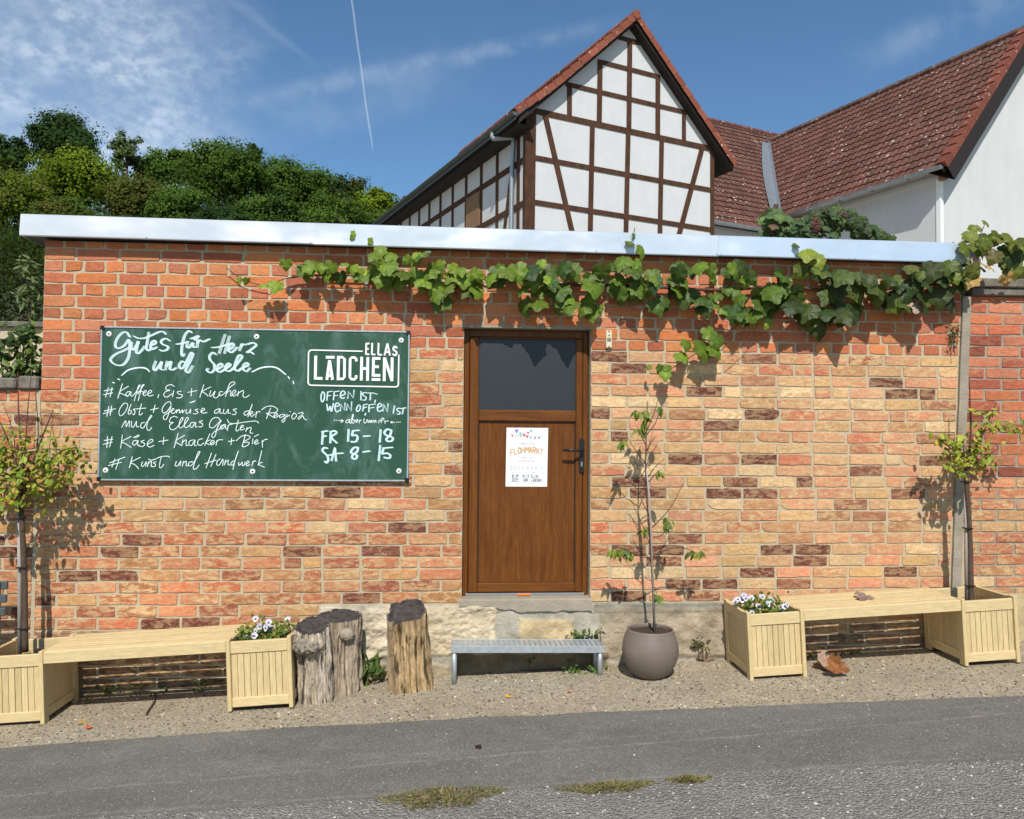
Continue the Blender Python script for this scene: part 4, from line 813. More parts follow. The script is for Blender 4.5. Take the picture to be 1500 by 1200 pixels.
    for s in S("206,375 200,692|200,676 297,678|340,396 457,396|390,435 354,697|390,435 430,697|366,640 420,641|509,378 504,702|505,396 560,396 590,418 588,660 568,684 504,684|747,452 745,418 722,399 686,399 664,420 660,662 682,688 722,690 742,668 746,636|818,390 812,706|899,394 895,710|815,546 897,547|975,394 970,652|972,411 1068,413|972,521 1046,523|970,636 1066,638|950,691 1066,693|1121,398 1117,714|1121,400 1222,712|1223,398 1220,714"):
        ribbon(L, s, .0205 if len(s) < 3 else .0195, yy-.0005*random.random(), TD, sm=False, cap=False)
    fin(L, 'raised_sign_lettering', MT['white'])
chalkboard()
GLY = {'F': "0,0 0,10|0,0 5,0|0,5 4,5", 'L': "0,0 0,10|0,10 4.5,10", 'O': "2.5,0 0.3,2 0,5 0.3,8 2.5,10 4.7,8 5,5 4.7,2 2.5,0", 'H': "0,0 0,10|5,0 5,10|0,5 5,5", 'M': "0,10 .6,0|.6,0 3,6|3,6 5.4,0|5.4,0 6,10", 'A': "0,10 2.5,0|2.5,0 5,10|1,6.5 4,6.5", 'R': "0,0 0,10|0,0 3.5,.4 4.5,2.5 3.5,4.6 0,5|1.5,5 5,10", 'K': "0,0 0,10|5,0 0,5.5|1.3,4.5 5,10", 'T': "2.5,0 2.5,10|0,0 5,0", 'E': "0,0 0,10|0,0 4.5,0|0,5 4,5|0,10 4.5,10", 'S': "4.6,1.5 2.5,0 .4,1.8 1.2,4 3.8,5.6 4.7,8 2.5,10 .2,8.6", 's': "4,4.5 2.4,3.6 .6,4.8 1.2,6.2 3.2,7.2 4,8.8 2.4,10 .4,9", 'D': "0,0 0,10|0,0 3,.5 4.8,3 4.8,7 3,9.5 0,10", 'C': "4.7,2 3,0 1,1 0,4 0,6 1,9 3,10 4.7,8", 'N': "0,10 0,0|0,0 5,10|5,10 5,0", 'U': "0,0 0,7 1,9.6 2.5,10 4,9.6 5,7 5,0", '2': "0,2 1,.3 3,0 4.5,1.5 4.2,4 0,10|0,10 4.8,10", '0': "2.3,0 .3,2 0,5 .3,8 2.3,10 4.3,8 4.6,5 4.3,2 2.3,0", '9': "4.5,3 3,0 .8,.8 .5,3.5 2,5 4.5,3.4|4.5,3 3.5,10", '5': "4.5,0 .6,0|.6,0 .4,4.4|.4,4.4 3,4 4.6,6.5 3.5,9.6 .2,9.4", '1': "1,2 2.8,0|2.8,0 2.8,10", '4': "3.5,10 3.5,0|3.5,0 0,6.8|0,6.8 5,6.8", '-': "0.5,5.5 4,5.5", '.': "1.5,9.4 2,10", 'Ä': "0,10 2.5,1.5|2.5,1.5 5,10|1,7 4,7|.6,-.6 4.4,-.6"}
def poster():
    yp = .085-.004; tf = lambda x, y: (lambda q: np.array([q[0], q[2]]))(at(720+x/9.375, 610+y/9.375, yp))
    c4 = [tf(207, 155), tf(778, 160), tf(762, 966), tf(192, 964)]; cx = sum(c[0] for c in c4)/4; cz = sum(c[1] for c in c4)/4
    o = empty('poster', (cx, yp, cz)); tag(o, 'white flea market poster with coloured bunting taped to the brown door', 'poster')
    def fin(mb, n, mt): w = mb.build(n, mt, o); w.location = (-cx, -yp, -cz); return w
    m = MB(); m.prism([(c[0], yp, c[1]) for c in c4], (0, .0015, 0)); fin(m, 'sheet', MT['paper'])
    # soft pink print behind the text
    k = MB(); y0 = yp-.0006
    def poly(pts, col, dy=0.0): k.add([(q[0], y0-dy, q[1]) for q in (tf(*p) for p in pts)], [tuple(range(len(pts)))], col)
    poly([(485+190*math.cos(a)*(1+.08*math.sin(3*a)), 470+185*math.sin(a)*(1+.07*math.cos(4*a))) for a in np.linspace(0, 6.28, 40)[:-1]], (.80, .73, .74))
    for (x, y, s, col) in ((345, 205, 30, (.20, .22, .58)), (285, 268, 20, (.62, .16, .16)), (342, 268, 20, (.70, .66, .25)), (397, 240, 22, (.20, .48, .52)), (403, 275, 18, (.32, .60, .12)), (447, 262, 24, (.60, .08, .30)), (503, 230, 20, (.60, .12, .06)), (490, 280, 24, (.58, .16, .08)), (545, 205, 20, (.10, .45, .48)), (538, 295, 18, (.10, .45, .52)), (598, 300, 20, (.62, .20, .12)), (655, 298, 19, (.22, .24, .58))):
        poly([(x-s, y-s*.7), (x+s, y-s*.9), (x+random.uniform(-4, 4), y+s*1.2)], col, .0004)
    g = MB()
    def line(pts, w, col, sm=True): ribbon(g, pts, w, y0-.0009, tf, sm, col, cap=False)
    gd = (.52, .27, .03); dk = (.12, .13, .14)
    line([(265, 240), (345, 262), (440, 240), (520, 190), (560, 180)], .0012, (.4, .4, .42)); line([(350, 175), (400, 215), (480, 255), (560, 275), (690, 275)], .0012, (.4, .4, .42))
    line([(560, 235), (590, 238), (700, 240), (725, 250), (700, 262), (560, 258)], .0012, (.5, .5, .52))
    def text(s, x0, y0_, w, h, width, col, arc=None):
        adv = w/len(s)
        for i, ch in enumerate(s):
            if ch == ' ': continue
            gx = x0+adv*i
            for st in S(GLY[ch]):
                pts = []
                for (a, b) in st:
                    x = gx+a/5*adv*.72; y = y0_+b/10*h
                    if arc: y += arc*((x-x0-w/2)/(w/2))**2
                    pts.append((x, y))
                line(pts, width, col, len(pts) > 2)
    text('FLOHMARKT', 262, 418, 462, 80, .0056, gd, 42)
    text('20.09', 278, 800, 95, 38, .0030, dk); text('2025', 278, 852, 98, 42, .0030, dk); text('10-14', 418, 800, 100, 38, .0030, dk); text('UHR', 440, 852, 62, 42, .0030, dk); text('ELLAs', 545, 798, 100, 40, .0030, dk); text('LÄDCHEN', 545, 855, 145, 42, .0030, dk)
    def ticks(x0, x1, y, h, col):
        x = x0
        while x < x1:
            line([(x, y), (x+random.uniform(-3, 5), y+h)], .0014, col, False); 
            if random.random() < .6: line([(x, y+random.choice([0, h/2, h])), (x+7, y+random.choice([0, h/2, h]))], .0013, col, False)
            x += 11 if random.random() < .85 else 22
    ticks(388, 590, 362, 22, (.25, .26, .28)); ticks(405, 570, 556, 20, (.3, .3, .32)); ticks(370, 600, 602, 20, (.3, .3, .32)); ticks(276, 300, 765, 10, dk); ticks(418, 442, 765, 10, dk); ticks(556, 600, 765, 10, dk)
    for (x, col) in ((272, (.3, .32, .34)), (322, (.35, .32, .30)), (375, (.30, .36, .42)), (430, (.4, .35, .33)), (495, (.22, .40, .16)), (552, (.55, .30, .18)), (610, (.12, .36, .46)), (693, (.40, .42, .44))):
        line([(x+18*math.cos(a)*random.uniform(.5, 1.1), 705+22*math.sin(a)*random.uniform(.5, 1.1)) for a in np.linspace(0, 5.6, 8)], .0022, col)
    for p in ([(250, 300), (250, 215), (270, 208), (300, 206)], [(735, 305), (737, 225), (715, 214)], [(240, 820), (240, 890), (262, 912), (300, 916), (680, 920), (712, 905), (722, 880), (724, 820)], [(238, 885), (262, 900), (258, 880)], [(726, 880), (700, 898), (706, 876)]): line(p, .0015, (.48, .49, .52), False)
    fin(k, 'bunting_print', MT['ink']); fin(g, 'lettering', MT['ink'])
poster()
def bellbox():
    p0, p1 = at(888, 484, -.03), at(896.5, 510, -.03); o = MB(); o.box(p0[0], p1[0], -.03, -.005, p1[2], p0[2], .004)
    w = empty('bell_push', ((p0[0]+p1[0])/2, 0, p1[2])); tag(w, 'small cream bell push high on the bricks right of the door', 'doorbell'); a = o.build('housing', MT['cream'], w); a.location = -w.location
    cx = (p0[0]+p1[0])/2; b = MB(); b.box(cx-.013, cx+.013, -.033, -.0285, p1[2]+.045, p1[2]+.07, .003); q = b.build('button', simple('grey_button', (.2, .18, .12), .5), w); q.location = -w.location
    for z in (p0[2]-.008, p1[2]+.008, p0[2]-.035): s = MB(); s.box(cx-.005, cx+.005, -.0325, -.0295, z-.004, z+.004, .001); q = s.build('screw', MT['black'], w); q.location = -w.location
bellbox()

# ================================================================ planter benches
def planter_box(root, x0, x1, first):
    D, H = .42, .405; L = x1-x0; s = .024
    e = MB()
    # boards: front, back, both sides, recessed
    nb = 9; bw = (L-2*s)/nb
    for yb0, yb1 in ((.012, .026), (D-.026, D-.012)):
        for i in range(nb): e.box(x0+s+i*bw+.0012, x0+s+(i+1)*bw-.0012, yb0+random.uniform(-.001, .001), yb1, .045, H-.04, .0012, col=[random.uniform(.88, 1.05)]*3)
    nd = 9; dw = (D-.10)/nd
    for xa, xb in ((x0+.008, x0+.020), (x1-.020, x1-.008)):
        for i in range(nd): e.box(xa, xb, .05+i*dw+.0012, .05+(i+1)*dw-.0012, .045, H-.04, .0012, col=[random.uniform(.88, 1.05)]*3)
    bx = e.build('planter_box', MT['bench'], root)
    for yb0, yb1 in ((.004, .028), (D-.028, D-.004)):
        for za, zb in ((H-.07, H), (.02, .075)): f = MB(); f.box(x0+s, x1-s, yb0, yb1, za, zb, .003); f.build('rail', MT['benchx'], bx)
    for xa, xb in ((x0, x0+s), (x1-s, x1)):
        g = MB()
        g.box(xa, xb, -.006, .052, 0, H+.016, .003); g.box(xa, xb, D-.052, D+.006, 0, H+.016, .003)
        g.box(xa, xb, .052, D-.052, H-.055, H+.008, .003); g.box(xa, xb, .052, D-.052, .03, .085, .003)
        g.build('side_frame', MT['bench'], bx)
    so_ = MB(); n = 16; V = []
    for j in range(n):
        for i in range(n): xx, yy = x0+s+(L-2*s)*i/(n-1), .03+(D-.06)*j/(n-1); V.append((xx, yy, H-.085+.014*mnoise.noise((xx*25, yy*25, first))))
    so_.add(V, [(j*n+i, j*n+i+1, (j+1)*n+i+1, (j+1)*n+i) for j in range(n-1) for i in range(n-1)]); so_.build('soil', MT['soil'], bx, True)
def planter_bench(X0, lens, label, slope):
    root = empty('planter_bench', (X0, -.49, gz(X0)-.002), (0, -math.atan(slope), 0)); tag(root, label, 'bench', 'planter benches against the wall')
    a, b, c = lens; planter_box(root, 0, a, 1); planter_box(root, a+b, a+b+c, 2)
    s = MB(); n = 8; y0, y1 = .018, .43; w = (y1-y0)/n; H = .405
    for i in range(n): s.box(a-.012, a+b+.012, y0+i*w, y0+(i+1)*w-.0135, H+.001, H+.011, .002, col=[random.uniform(.9, 1.05)]*3)
    st = s.build('seat', MT['benchx'], root); ap = MB(); ap.box(a+.001, a+b-.001, -.002, .016, H-.058, H+.010, .003); ap.build('apron', MT['benchx'], st)
    return root
planter_bench(-2.722, (.37, 1.04, .38), 'pale yellow planter bench left of the cut logs, with pansies in its right box', .052)
planter_bench(1.845, (.365, 1.03, .37), 'pale yellow planter bench right of the round pot, with a dry leaf on its seat', .052)
def bench_pt(X0, x, y, z, slope=.052):
    a = math.atan(slope); return np.array([X0+x*math.cos(a)-z*math.sin(a), -.49+y, gz(X0)-.002+x*math.sin(a)+z*math.cos(a)])

# ================================================================ leaves
def leaf_poly(kind):
    if kind == 'vine':
        half = [(.0, .02), (.12, .16), (.30, .19), (.40, .10), (.56, -.02), (.47, -.14), (.50, -.24), (.58, -.40), (.45, -.50), (.37, -.58), (.30, -.70), (.20, -.78), (.12, -.92), (0, -1.03)]
    elif kind == 'oval': half = [(0, 0), (.18, -.18), (.26, -.45), (.2, -.72), (0, -1)]
    elif kind == 'lance': half = [(0, 0), (.09, -.15), (.13, -.45), (.08, -.75), (0, -1)]
    if kind == 'vine':
        hs = [half[0]]
        for (p, q) in zip(half[:-1], half[1:]):
            dx, dy = q[0]-p[0], q[1]-p[1]; L = math.hypot(dx, dy); hs.append((p[0]+dx*.45-dy/L*-.035*-1, p[1]+dy*.45+dx/L*.035)); hs.append(q)
        half = hs
    r = [(x, y) for x, y in half]; l = [(-x, y) for x, y in half[1:-1]][::-1]; P = r+l
    k = {'vine': (.26, .20), 'oval': (.35, .12), 'lance': (.5, .15)}[kind]
    cc = (0, -.38); zf = lambda x, y: -k[0]*abs(x)**1.3-k[1]*(y+.38)**2+(.05*math.sin(9*y+5*abs(x)) if kind == 'vine' else 0)
    V = [(x, y, zf(x, y)) for x, y in P]; n = len(P); F = []
    if kind == 'vine':
        I = [(cc[0]+(x-cc[0])*.55, cc[1]+(y-cc[1])*.55) for x, y in P]; V += [(x, y, zf(x, y)+.02) for x, y in I]+[(cc[0], cc[1], .0)]
        F = [(i, (i+1) % n, n+(i+1) % n, n+i) for i in range(n)]+[(n+i, n+(i+1) % n, 2*n) for i in range(n)]
    else:
        V += [(cc[0], cc[1], .03)]; F = [(i, (i+1) % n, n) for i in range(n)]
    return np.array(V), F
LV, LO_, LL = leaf_poly('vine'), leaf_poly('oval'), leaf_poly('lance')
def put_leaves(mb, tpl, P, N, UPV, size, cols, aspect=None):
    P = np.asarray(P, float); n = len(P); s = np.asarray(size, float).reshape(n)
    sc = np.stack([s*(aspect if aspect is not None else 1), s, s], 1); tc = None
    if tpl is LV: k = (len(tpl[0])-1)//2; tc = np.concatenate([np.where(np.arange(k) % 2 == 0, 1.12, .88), np.where(np.arange(k) % 4 == 0, 1.35, .82), [1.25]])
    mb.scatter(tpl[0], tpl[1], P, frames(np.asarray(N, float), np.asarray(UPV, float)), sc, cols, tc)
def vine():
    o = empty('grape_vine', (2.0, -.05, 2.45)); tag(o, 'green grape vine trained along the brick wall under the metal roof edge', 'vine'); inv = -o.location
    xs = [425, 470, 520, 560, 600, 640, 680, 715, 745, 770, 820, 870, 920, 960, 1000, 1050, 1100, 1140, 1190, 1240, 1290, 1330, 1380, 1412]
    tp = [396, 392, 388, 384, 384, 382, 386, 398, 402, 396, 396, 404, 386, 396, 398, 402, 398, 410, 402, 412, 412, 402, 398, 392]
    bt = [402, 415, 408, 416, 418, 436, 458, 420, 412, 462, 458, 468, 440, 462, 444, 466, 470, 456, 486, 470, 438, 458, 446, 432]
    P, N, U, Sz, C = [], [], [], [], []
    def leaf(x, y, s, bright, Y=None, brown=0.0):
        Y = random.uniform(-.24, -.07) if Y is None else Y
        p = at(x, y, Y); P.append(p); N.append((random.gauss(0, .5), -1+random.gauss(0, .2), .35+random.gauss(0, .45))); U.append((random.gauss(0, .45), 0.0, 1)); Sz.append(s)
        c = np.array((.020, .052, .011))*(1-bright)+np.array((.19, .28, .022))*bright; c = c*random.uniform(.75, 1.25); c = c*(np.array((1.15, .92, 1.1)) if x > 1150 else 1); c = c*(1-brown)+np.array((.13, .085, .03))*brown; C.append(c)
    x = 430.0
    while x < 1412:
        top, bot = np.interp(x, xs, tp), np.interp(x, xs, bt); k = 2 if bot-top > 26 else 1
        for _ in range(k+(random.random() < .45)):
            y = random.uniform(top-6, bot); fr = (y-top)/(bot-top+1e-6); right = (x-430)/980
            big = random.random(); s = (.064+.098*big*(.5+.5*right))*(0.85 if right < .12 else 1)
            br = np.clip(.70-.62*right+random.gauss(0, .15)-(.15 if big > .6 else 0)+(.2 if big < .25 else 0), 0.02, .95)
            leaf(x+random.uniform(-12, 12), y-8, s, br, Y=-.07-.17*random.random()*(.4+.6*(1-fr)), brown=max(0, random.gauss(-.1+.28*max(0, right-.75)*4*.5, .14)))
        x += random.uniform(8, 12.5)
    for (x, y, s, b) in ((352, 408, .035, .9), (362, 409, .05, .95), (383, 417, .075, .9), (405, 414, .085, .75), (443, 390, .11, .6), (518, 339, .04, .8), (516, 345, .035, .8), (541, 350, .05, .8), (557, 362, .085, .7), (575, 372, .08, .6), (929, 343, .035, .6), (924, 354, .06, .6), (940, 362, .09, .7), (915, 378, .12, .4), (1166, 357, .06, .5), (1184, 366, .12, .85), (1196, 376, .10, .7), (1180, 392, .12, .3),
                         (1036, 482, .105, .5), (1052, 492, .12, .4), (1030, 504, .13, .55), (1044, 508, .10, .5), (1006, 500, .08, .6), (995, 518, .085, .65), (968, 536, .06, .35), (978, 536, .06, .6), (974, 543, .085, .75), (952, 536, .035, .9), (1058, 452, .06, .8), (1085, 455, .11, .6), (1110, 462, .09, .6), (1128, 470, .07, .7)):
        leaf(x, y, s, b, Y=-.12)
    # the vine's end on the wall at the right
    for i in range(34):
        t = random.random(); x = 1395+t*110; y = random.uniform(352, 412)-(18*math.sin(t*3)); leaf(x, y, random.uniform(.06, .12), random.uniform(.1, .7), Y=random.uniform(-.2, .05), brown=max(0, random.gauss(.12, .3)))
    for (x, y, s, b) in ((1420, 340, .09, .6), (1427, 331, .06, .6), (1443, 324, .055, .5), (1437, 334, .04, .7), (1466, 345, .06, .6), (1473, 345, .05, .6), (1480, 365, .15, .05), (1495, 365, .16, .05), (1487, 385, .15, .05)): leaf(x, y, s, b, Y=-.06)
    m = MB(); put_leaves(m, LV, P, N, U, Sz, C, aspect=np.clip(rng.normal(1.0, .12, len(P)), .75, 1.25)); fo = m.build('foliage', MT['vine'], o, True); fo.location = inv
    d = MB()   # withered leaves
    dp = [(1425, 405), (1440, 386), (1475, 404), (1388, 397), (1345, 445), (1434, 380)]
    pp = [at(x, y, -.14) for x, y in dp]; n = len(pp); put_leaves(d, LV, pp, [(random.gauss(0, .6), -1, random.gauss(.3, .5)) for _ in pp], [(random.gauss(0, .8), 0, 1) for _ in pp], [random.uniform(.08, .13) for _ in pp], [random.choice([(.34, .25, .19), (.20, .11, .06), (.36, .22, .07)]) for _ in pp]); q = d.build('withered_leaves', MT['dry'], o); q.location = inv
    s = MB(); W_ = lambda L, Y: [at(x, y, Y) for x, y in L]
    s.tube(smooth_path(W_([(1420, 412), (1330, 420), (1240, 428), (1150, 420), (1050, 425), (950, 420), (860, 418), (780, 415), (700, 405), (620, 400), (540, 404), (470, 403), (420, 408), (395, 417), (375, 416), (350, 406), (332, 392)], -.05), 4), [.011]*28+[.006]*20+[.003]*17, 6)
    for L, r in (([(565, 382), (548, 360), (525, 340), (506, 325), (489, 317)], .0028), ([(560, 400), (556, 375)], .003), ([(930, 395), (932, 365), (929, 340), (930, 334)], .003), ([(1192, 405), (1180, 372), (1172, 352), (1166, 345)], .003), ([(1120, 430), (1100, 455), (1088, 470), (1062, 490), (1035, 508), (1000, 530), (975, 545)], .0028), ([(1112, 462), (1105, 485), (1085, 508), (1065, 525)], .002), ([(1420, 400), (1430, 360), (1442, 330)], .003), ([(1440, 375), (1460, 355), (1476, 345)], .003), ([(875, 407), (872, 430), (868, 460)], .004), ([(660, 405), (668, 430), (672, 446)], .004), ([(348, 408), (350, 420), (356, 420)], .0018)): s.tube(smooth_path(W_(L, -.09), 4), r, 5)
    w = s.build('stem', MT['twig'], o, True); w.location = inv
    # second vine on posts behind the shed
    o = empty('vine_on_posts', (3.2, 3.6, 2.9)); tag(o, 'dark bushy vine with reddish leaves on crossed poles rising behind the metal roof edge', 'vine'); inv = -o.location
    P, N, U, Sz, C = [], [], [], [], []
    for i in range(420):
        x = random.uniform(1118, 1312); top = np.interp(x, [1110, 1135, 1165, 1195, 1230, 1265, 1290, 1320], [312, 302, 318, 308, 296, 315, 335, 350]); y = top+3+abs(random.gauss(0, 1))*20
        if y > 362: continue
        p = at(x, y, random.uniform(3.4, 4.2)); P.append(p); N.append((random.gauss(0, .5), -1, random.gauss(.5, .5))); U.append((random.gauss(0, .5), 0, 1)); Sz.append(random.uniform(.07, .135))
        q = random.random(); lf = x < 1175; c = np.array((.05, .085, .03)) if q < .6 else np.array((.085, .13, .035)) if q < .93 else np.array((.10, .055, .035)); C.append((c*1.5 if lf else c)*random.uniform(.6, 1.2))
    m = MB(); put_leaves(m, LV, P, N, U, Sz, C); w = m.build('foliage', MT['vine'], o); w.location = inv
    for (a, b, Y, r) in (((1126, 372), (1137, 300), 3.8, .03), ((1120, 372), (1155, 318), 3.72, .028), ((1195, 372), (1188, 312), 3.9, .02)): s = MB(); q0, q1 = at(*a, Y), at(*b, Y); q0 = q1+(q0-q1)*((q1[2])/(q1[2]-q0[2])); s.tube([q0, q1], r, 7); w = s.build('pole', MT['bark'], o); w.location = inv
    b = MB(); rc = [at(1196+random.gauss(0, 2.5), 328+random.uniform(-12, 12), 3.35) for _ in range(60)]
    for p in rc: b.lathe([(0, -.012), (.011, 0), (0, .012)], p, 6, (.16, .035, .04))
    w = b.build('berries', MT['ink'], o); w.location = inv
vine()

# ================================================================ small trees, pot, sapling
def crown_leaves(mb, tpl, centers, n, spread, size, pal, droop=.4):
    c = np.array(centers); i = rng.integers(0, len(c), n); P = c[i]+rng.normal(0, 1, (n, 3))*np.array(spread); nrm = rng.normal(0, .5, (n, 3))+np.array([0, -.6, .7]); up = rng.normal(0, .6, (n, 3))+np.array([0, 0, droop+.2])
    col = np.array([pal[k] for k in rng.integers(0, len(pal), n)])*rng.uniform(.7, 1.3, (n, 1)); put_leaves(mb, tpl, P, nrm, up, rng.uniform(*size, n), col)
def planter_tree(base, top, label, stakes, limbs, clumps, n, spread, pal, Y):
    o = empty('young_tree', tuple(base)); tag(o, label, 'tree'); inv = tuple(-np.array(base))
    t = MB(); mid = (base+top)/2+np.array([.008, 0, 0]); t.tube(smooth_path([base, base*.7+top*.3+np.array([.004, 0, 0]), mid, top], 5), list(np.linspace(.019, .0155, 16)), 9)
    w = t.build('trunk', MT['bark'], o, True); w.location = inv
    b = MB()
    for L, r in limbs:
        pts = smooth_path([top-np.array([0, 0, .03])]+[at(x, y, yy) for x, y, yy in L], 3); b.tube(pts, list(np.linspace(r, r*.35, len(pts))), 5)
    w = b.build('branches', MT['twig'], o, True); w.location = inv
    m = MB(); crown_leaves(m, LO_, [at(x, y+(10 if base[0] < 0 else 0), yy) for x, y, yy in clumps], n, spread, (.032, .062), pal); w = m.build('crown', MT['leaf'], o); w.location = inv
    for f in (.16, .58, .92): tie = MB(); p = base+(top-base)*f; tie.box(p[0]-.03, p[0]+.022, p[1]-.024, p[1]+.024, p[2]-.004, p[2]+.004, .002); w = tie.build('tie', MT['black'], o); w.location = inv
    for (p, q, r) in stakes[:1]:
        s = MB(); s.tube([p, p*.5+q*.5+np.array([.001, 0, 0]), q], r, 8); k = s.build('stake', MT['stake'], None, True); tag(k, stakes[1], 'stake')
YT = -.28
pl, tl = at(37, 955, YT), at(31, 742, YT)
PAL_L = [(.26, .29, .025), (.18, .26, .022), (.34, .30, .03), (.40, .24, .06), (.15, .22, .022), (.30, .34, .04)]
planter_tree(pl, tl, 'slim young tree with yellow-green orange-tinted crown in the left planter bench', [(at(29, 960, YT+.015), at(28, 738, YT+.015), .0125), 'bamboo stake tied to the left slim tree in the planter'],
    [([(40, 700, -.28), (62, 640, -.3), (78, 600, -.3)], .009), ([(25, 690, -.3), (10, 640, -.25), (-10, 600, -.25)], .008), ([(33, 680, -.27), (28, 620, -.27), (26, 545, -.27)], .008), ([(45, 690, -.26), (56, 640, -.26), (52, 575, -.2)], .007), ([(60, 690, -.3), (88, 662, -.32), (112, 655, -.32)], .006), ([(15, 705, -.3), (-15, 690, -.3), (-30, 670, -.3)], .007), ([(38, 640, -.25), (42, 585, -.25), (47, 540, -.25)], .005), ([(20, 640, -.3), (4, 590, -.3)], .004)],
    [(20, 690, -.3), (50, 680, -.32), (75, 668, -.3), (5, 665, -.28), (35, 655, -.26), (60, 700, -.33), (95, 655, -.3), (-15, 680, -.3), (20, 715, -.32), (-5, 725, -.35), (45, 720, -.3), (30, 680, -.2), (66, 650, -.22), (10, 640, -.25), (-25, 650, -.3), (40, 630, -.28), (85, 690, -.3), (110, 655, -.3), (15, 668, -.15), (55, 672, -.14), (-12, 705, -.18), (28, 700, -.12)], 760, (.046, .05, .046), PAL_L, YT)
pr, tr_ = at(1423, 890, YT), at(1415, 690, YT)
PAL_R = [(.30, .33, .03), (.24, .30, .025), (.36, .36, .05), (.18, .25, .022), (.40, .28, .05)]
planter_tree(pr, tr_, 'slim young tree with bright yellow-green crown in the right planter bench', [(at(1416, 890, YT+.012), at(1414, 688, YT+.012), .0115), 'thin grey stake tied to the right slim tree in the planter'],
    [([(1432, 655, -.28), (1450, 612, -.3), (1459, 590, -.3)], .009), ([(1422, 640, -.26), (1421, 590, -.26), (1420, 552, -.26)], .009), ([(1412, 660, -.3), (1406, 634, -.3)], .007), ([(1440, 670, -.3), (1462, 658, -.3), (1458, 650, -.3)], .006), ([(1436, 640, -.28), (1462, 625, -.28), (1490, 632, -.28)], .005), ([(1400, 665, -.28), (1384, 650, -.3), (1370, 640, -.3)], .005)],
    [(1408, 675, -.3), (1425, 665, -.3), (1400, 660, -.28), (1440, 655, -.3), (1418, 650, -.26), (1430, 640, -.28), (1445, 672, -.28), (1395, 675, -.3), (1410, 690, -.3), (1452, 605, -.3), (1445, 625, -.28), (1470, 625, -.28), (1488, 630, -.28), (1380, 642, -.3), (1390, 650, -.28), (1415, 665, -.18), (1430, 680, -.2), (1436, 610, -.3), (1405, 648, -.2)], 360, (.034, .034, .026), PAL_R, YT)

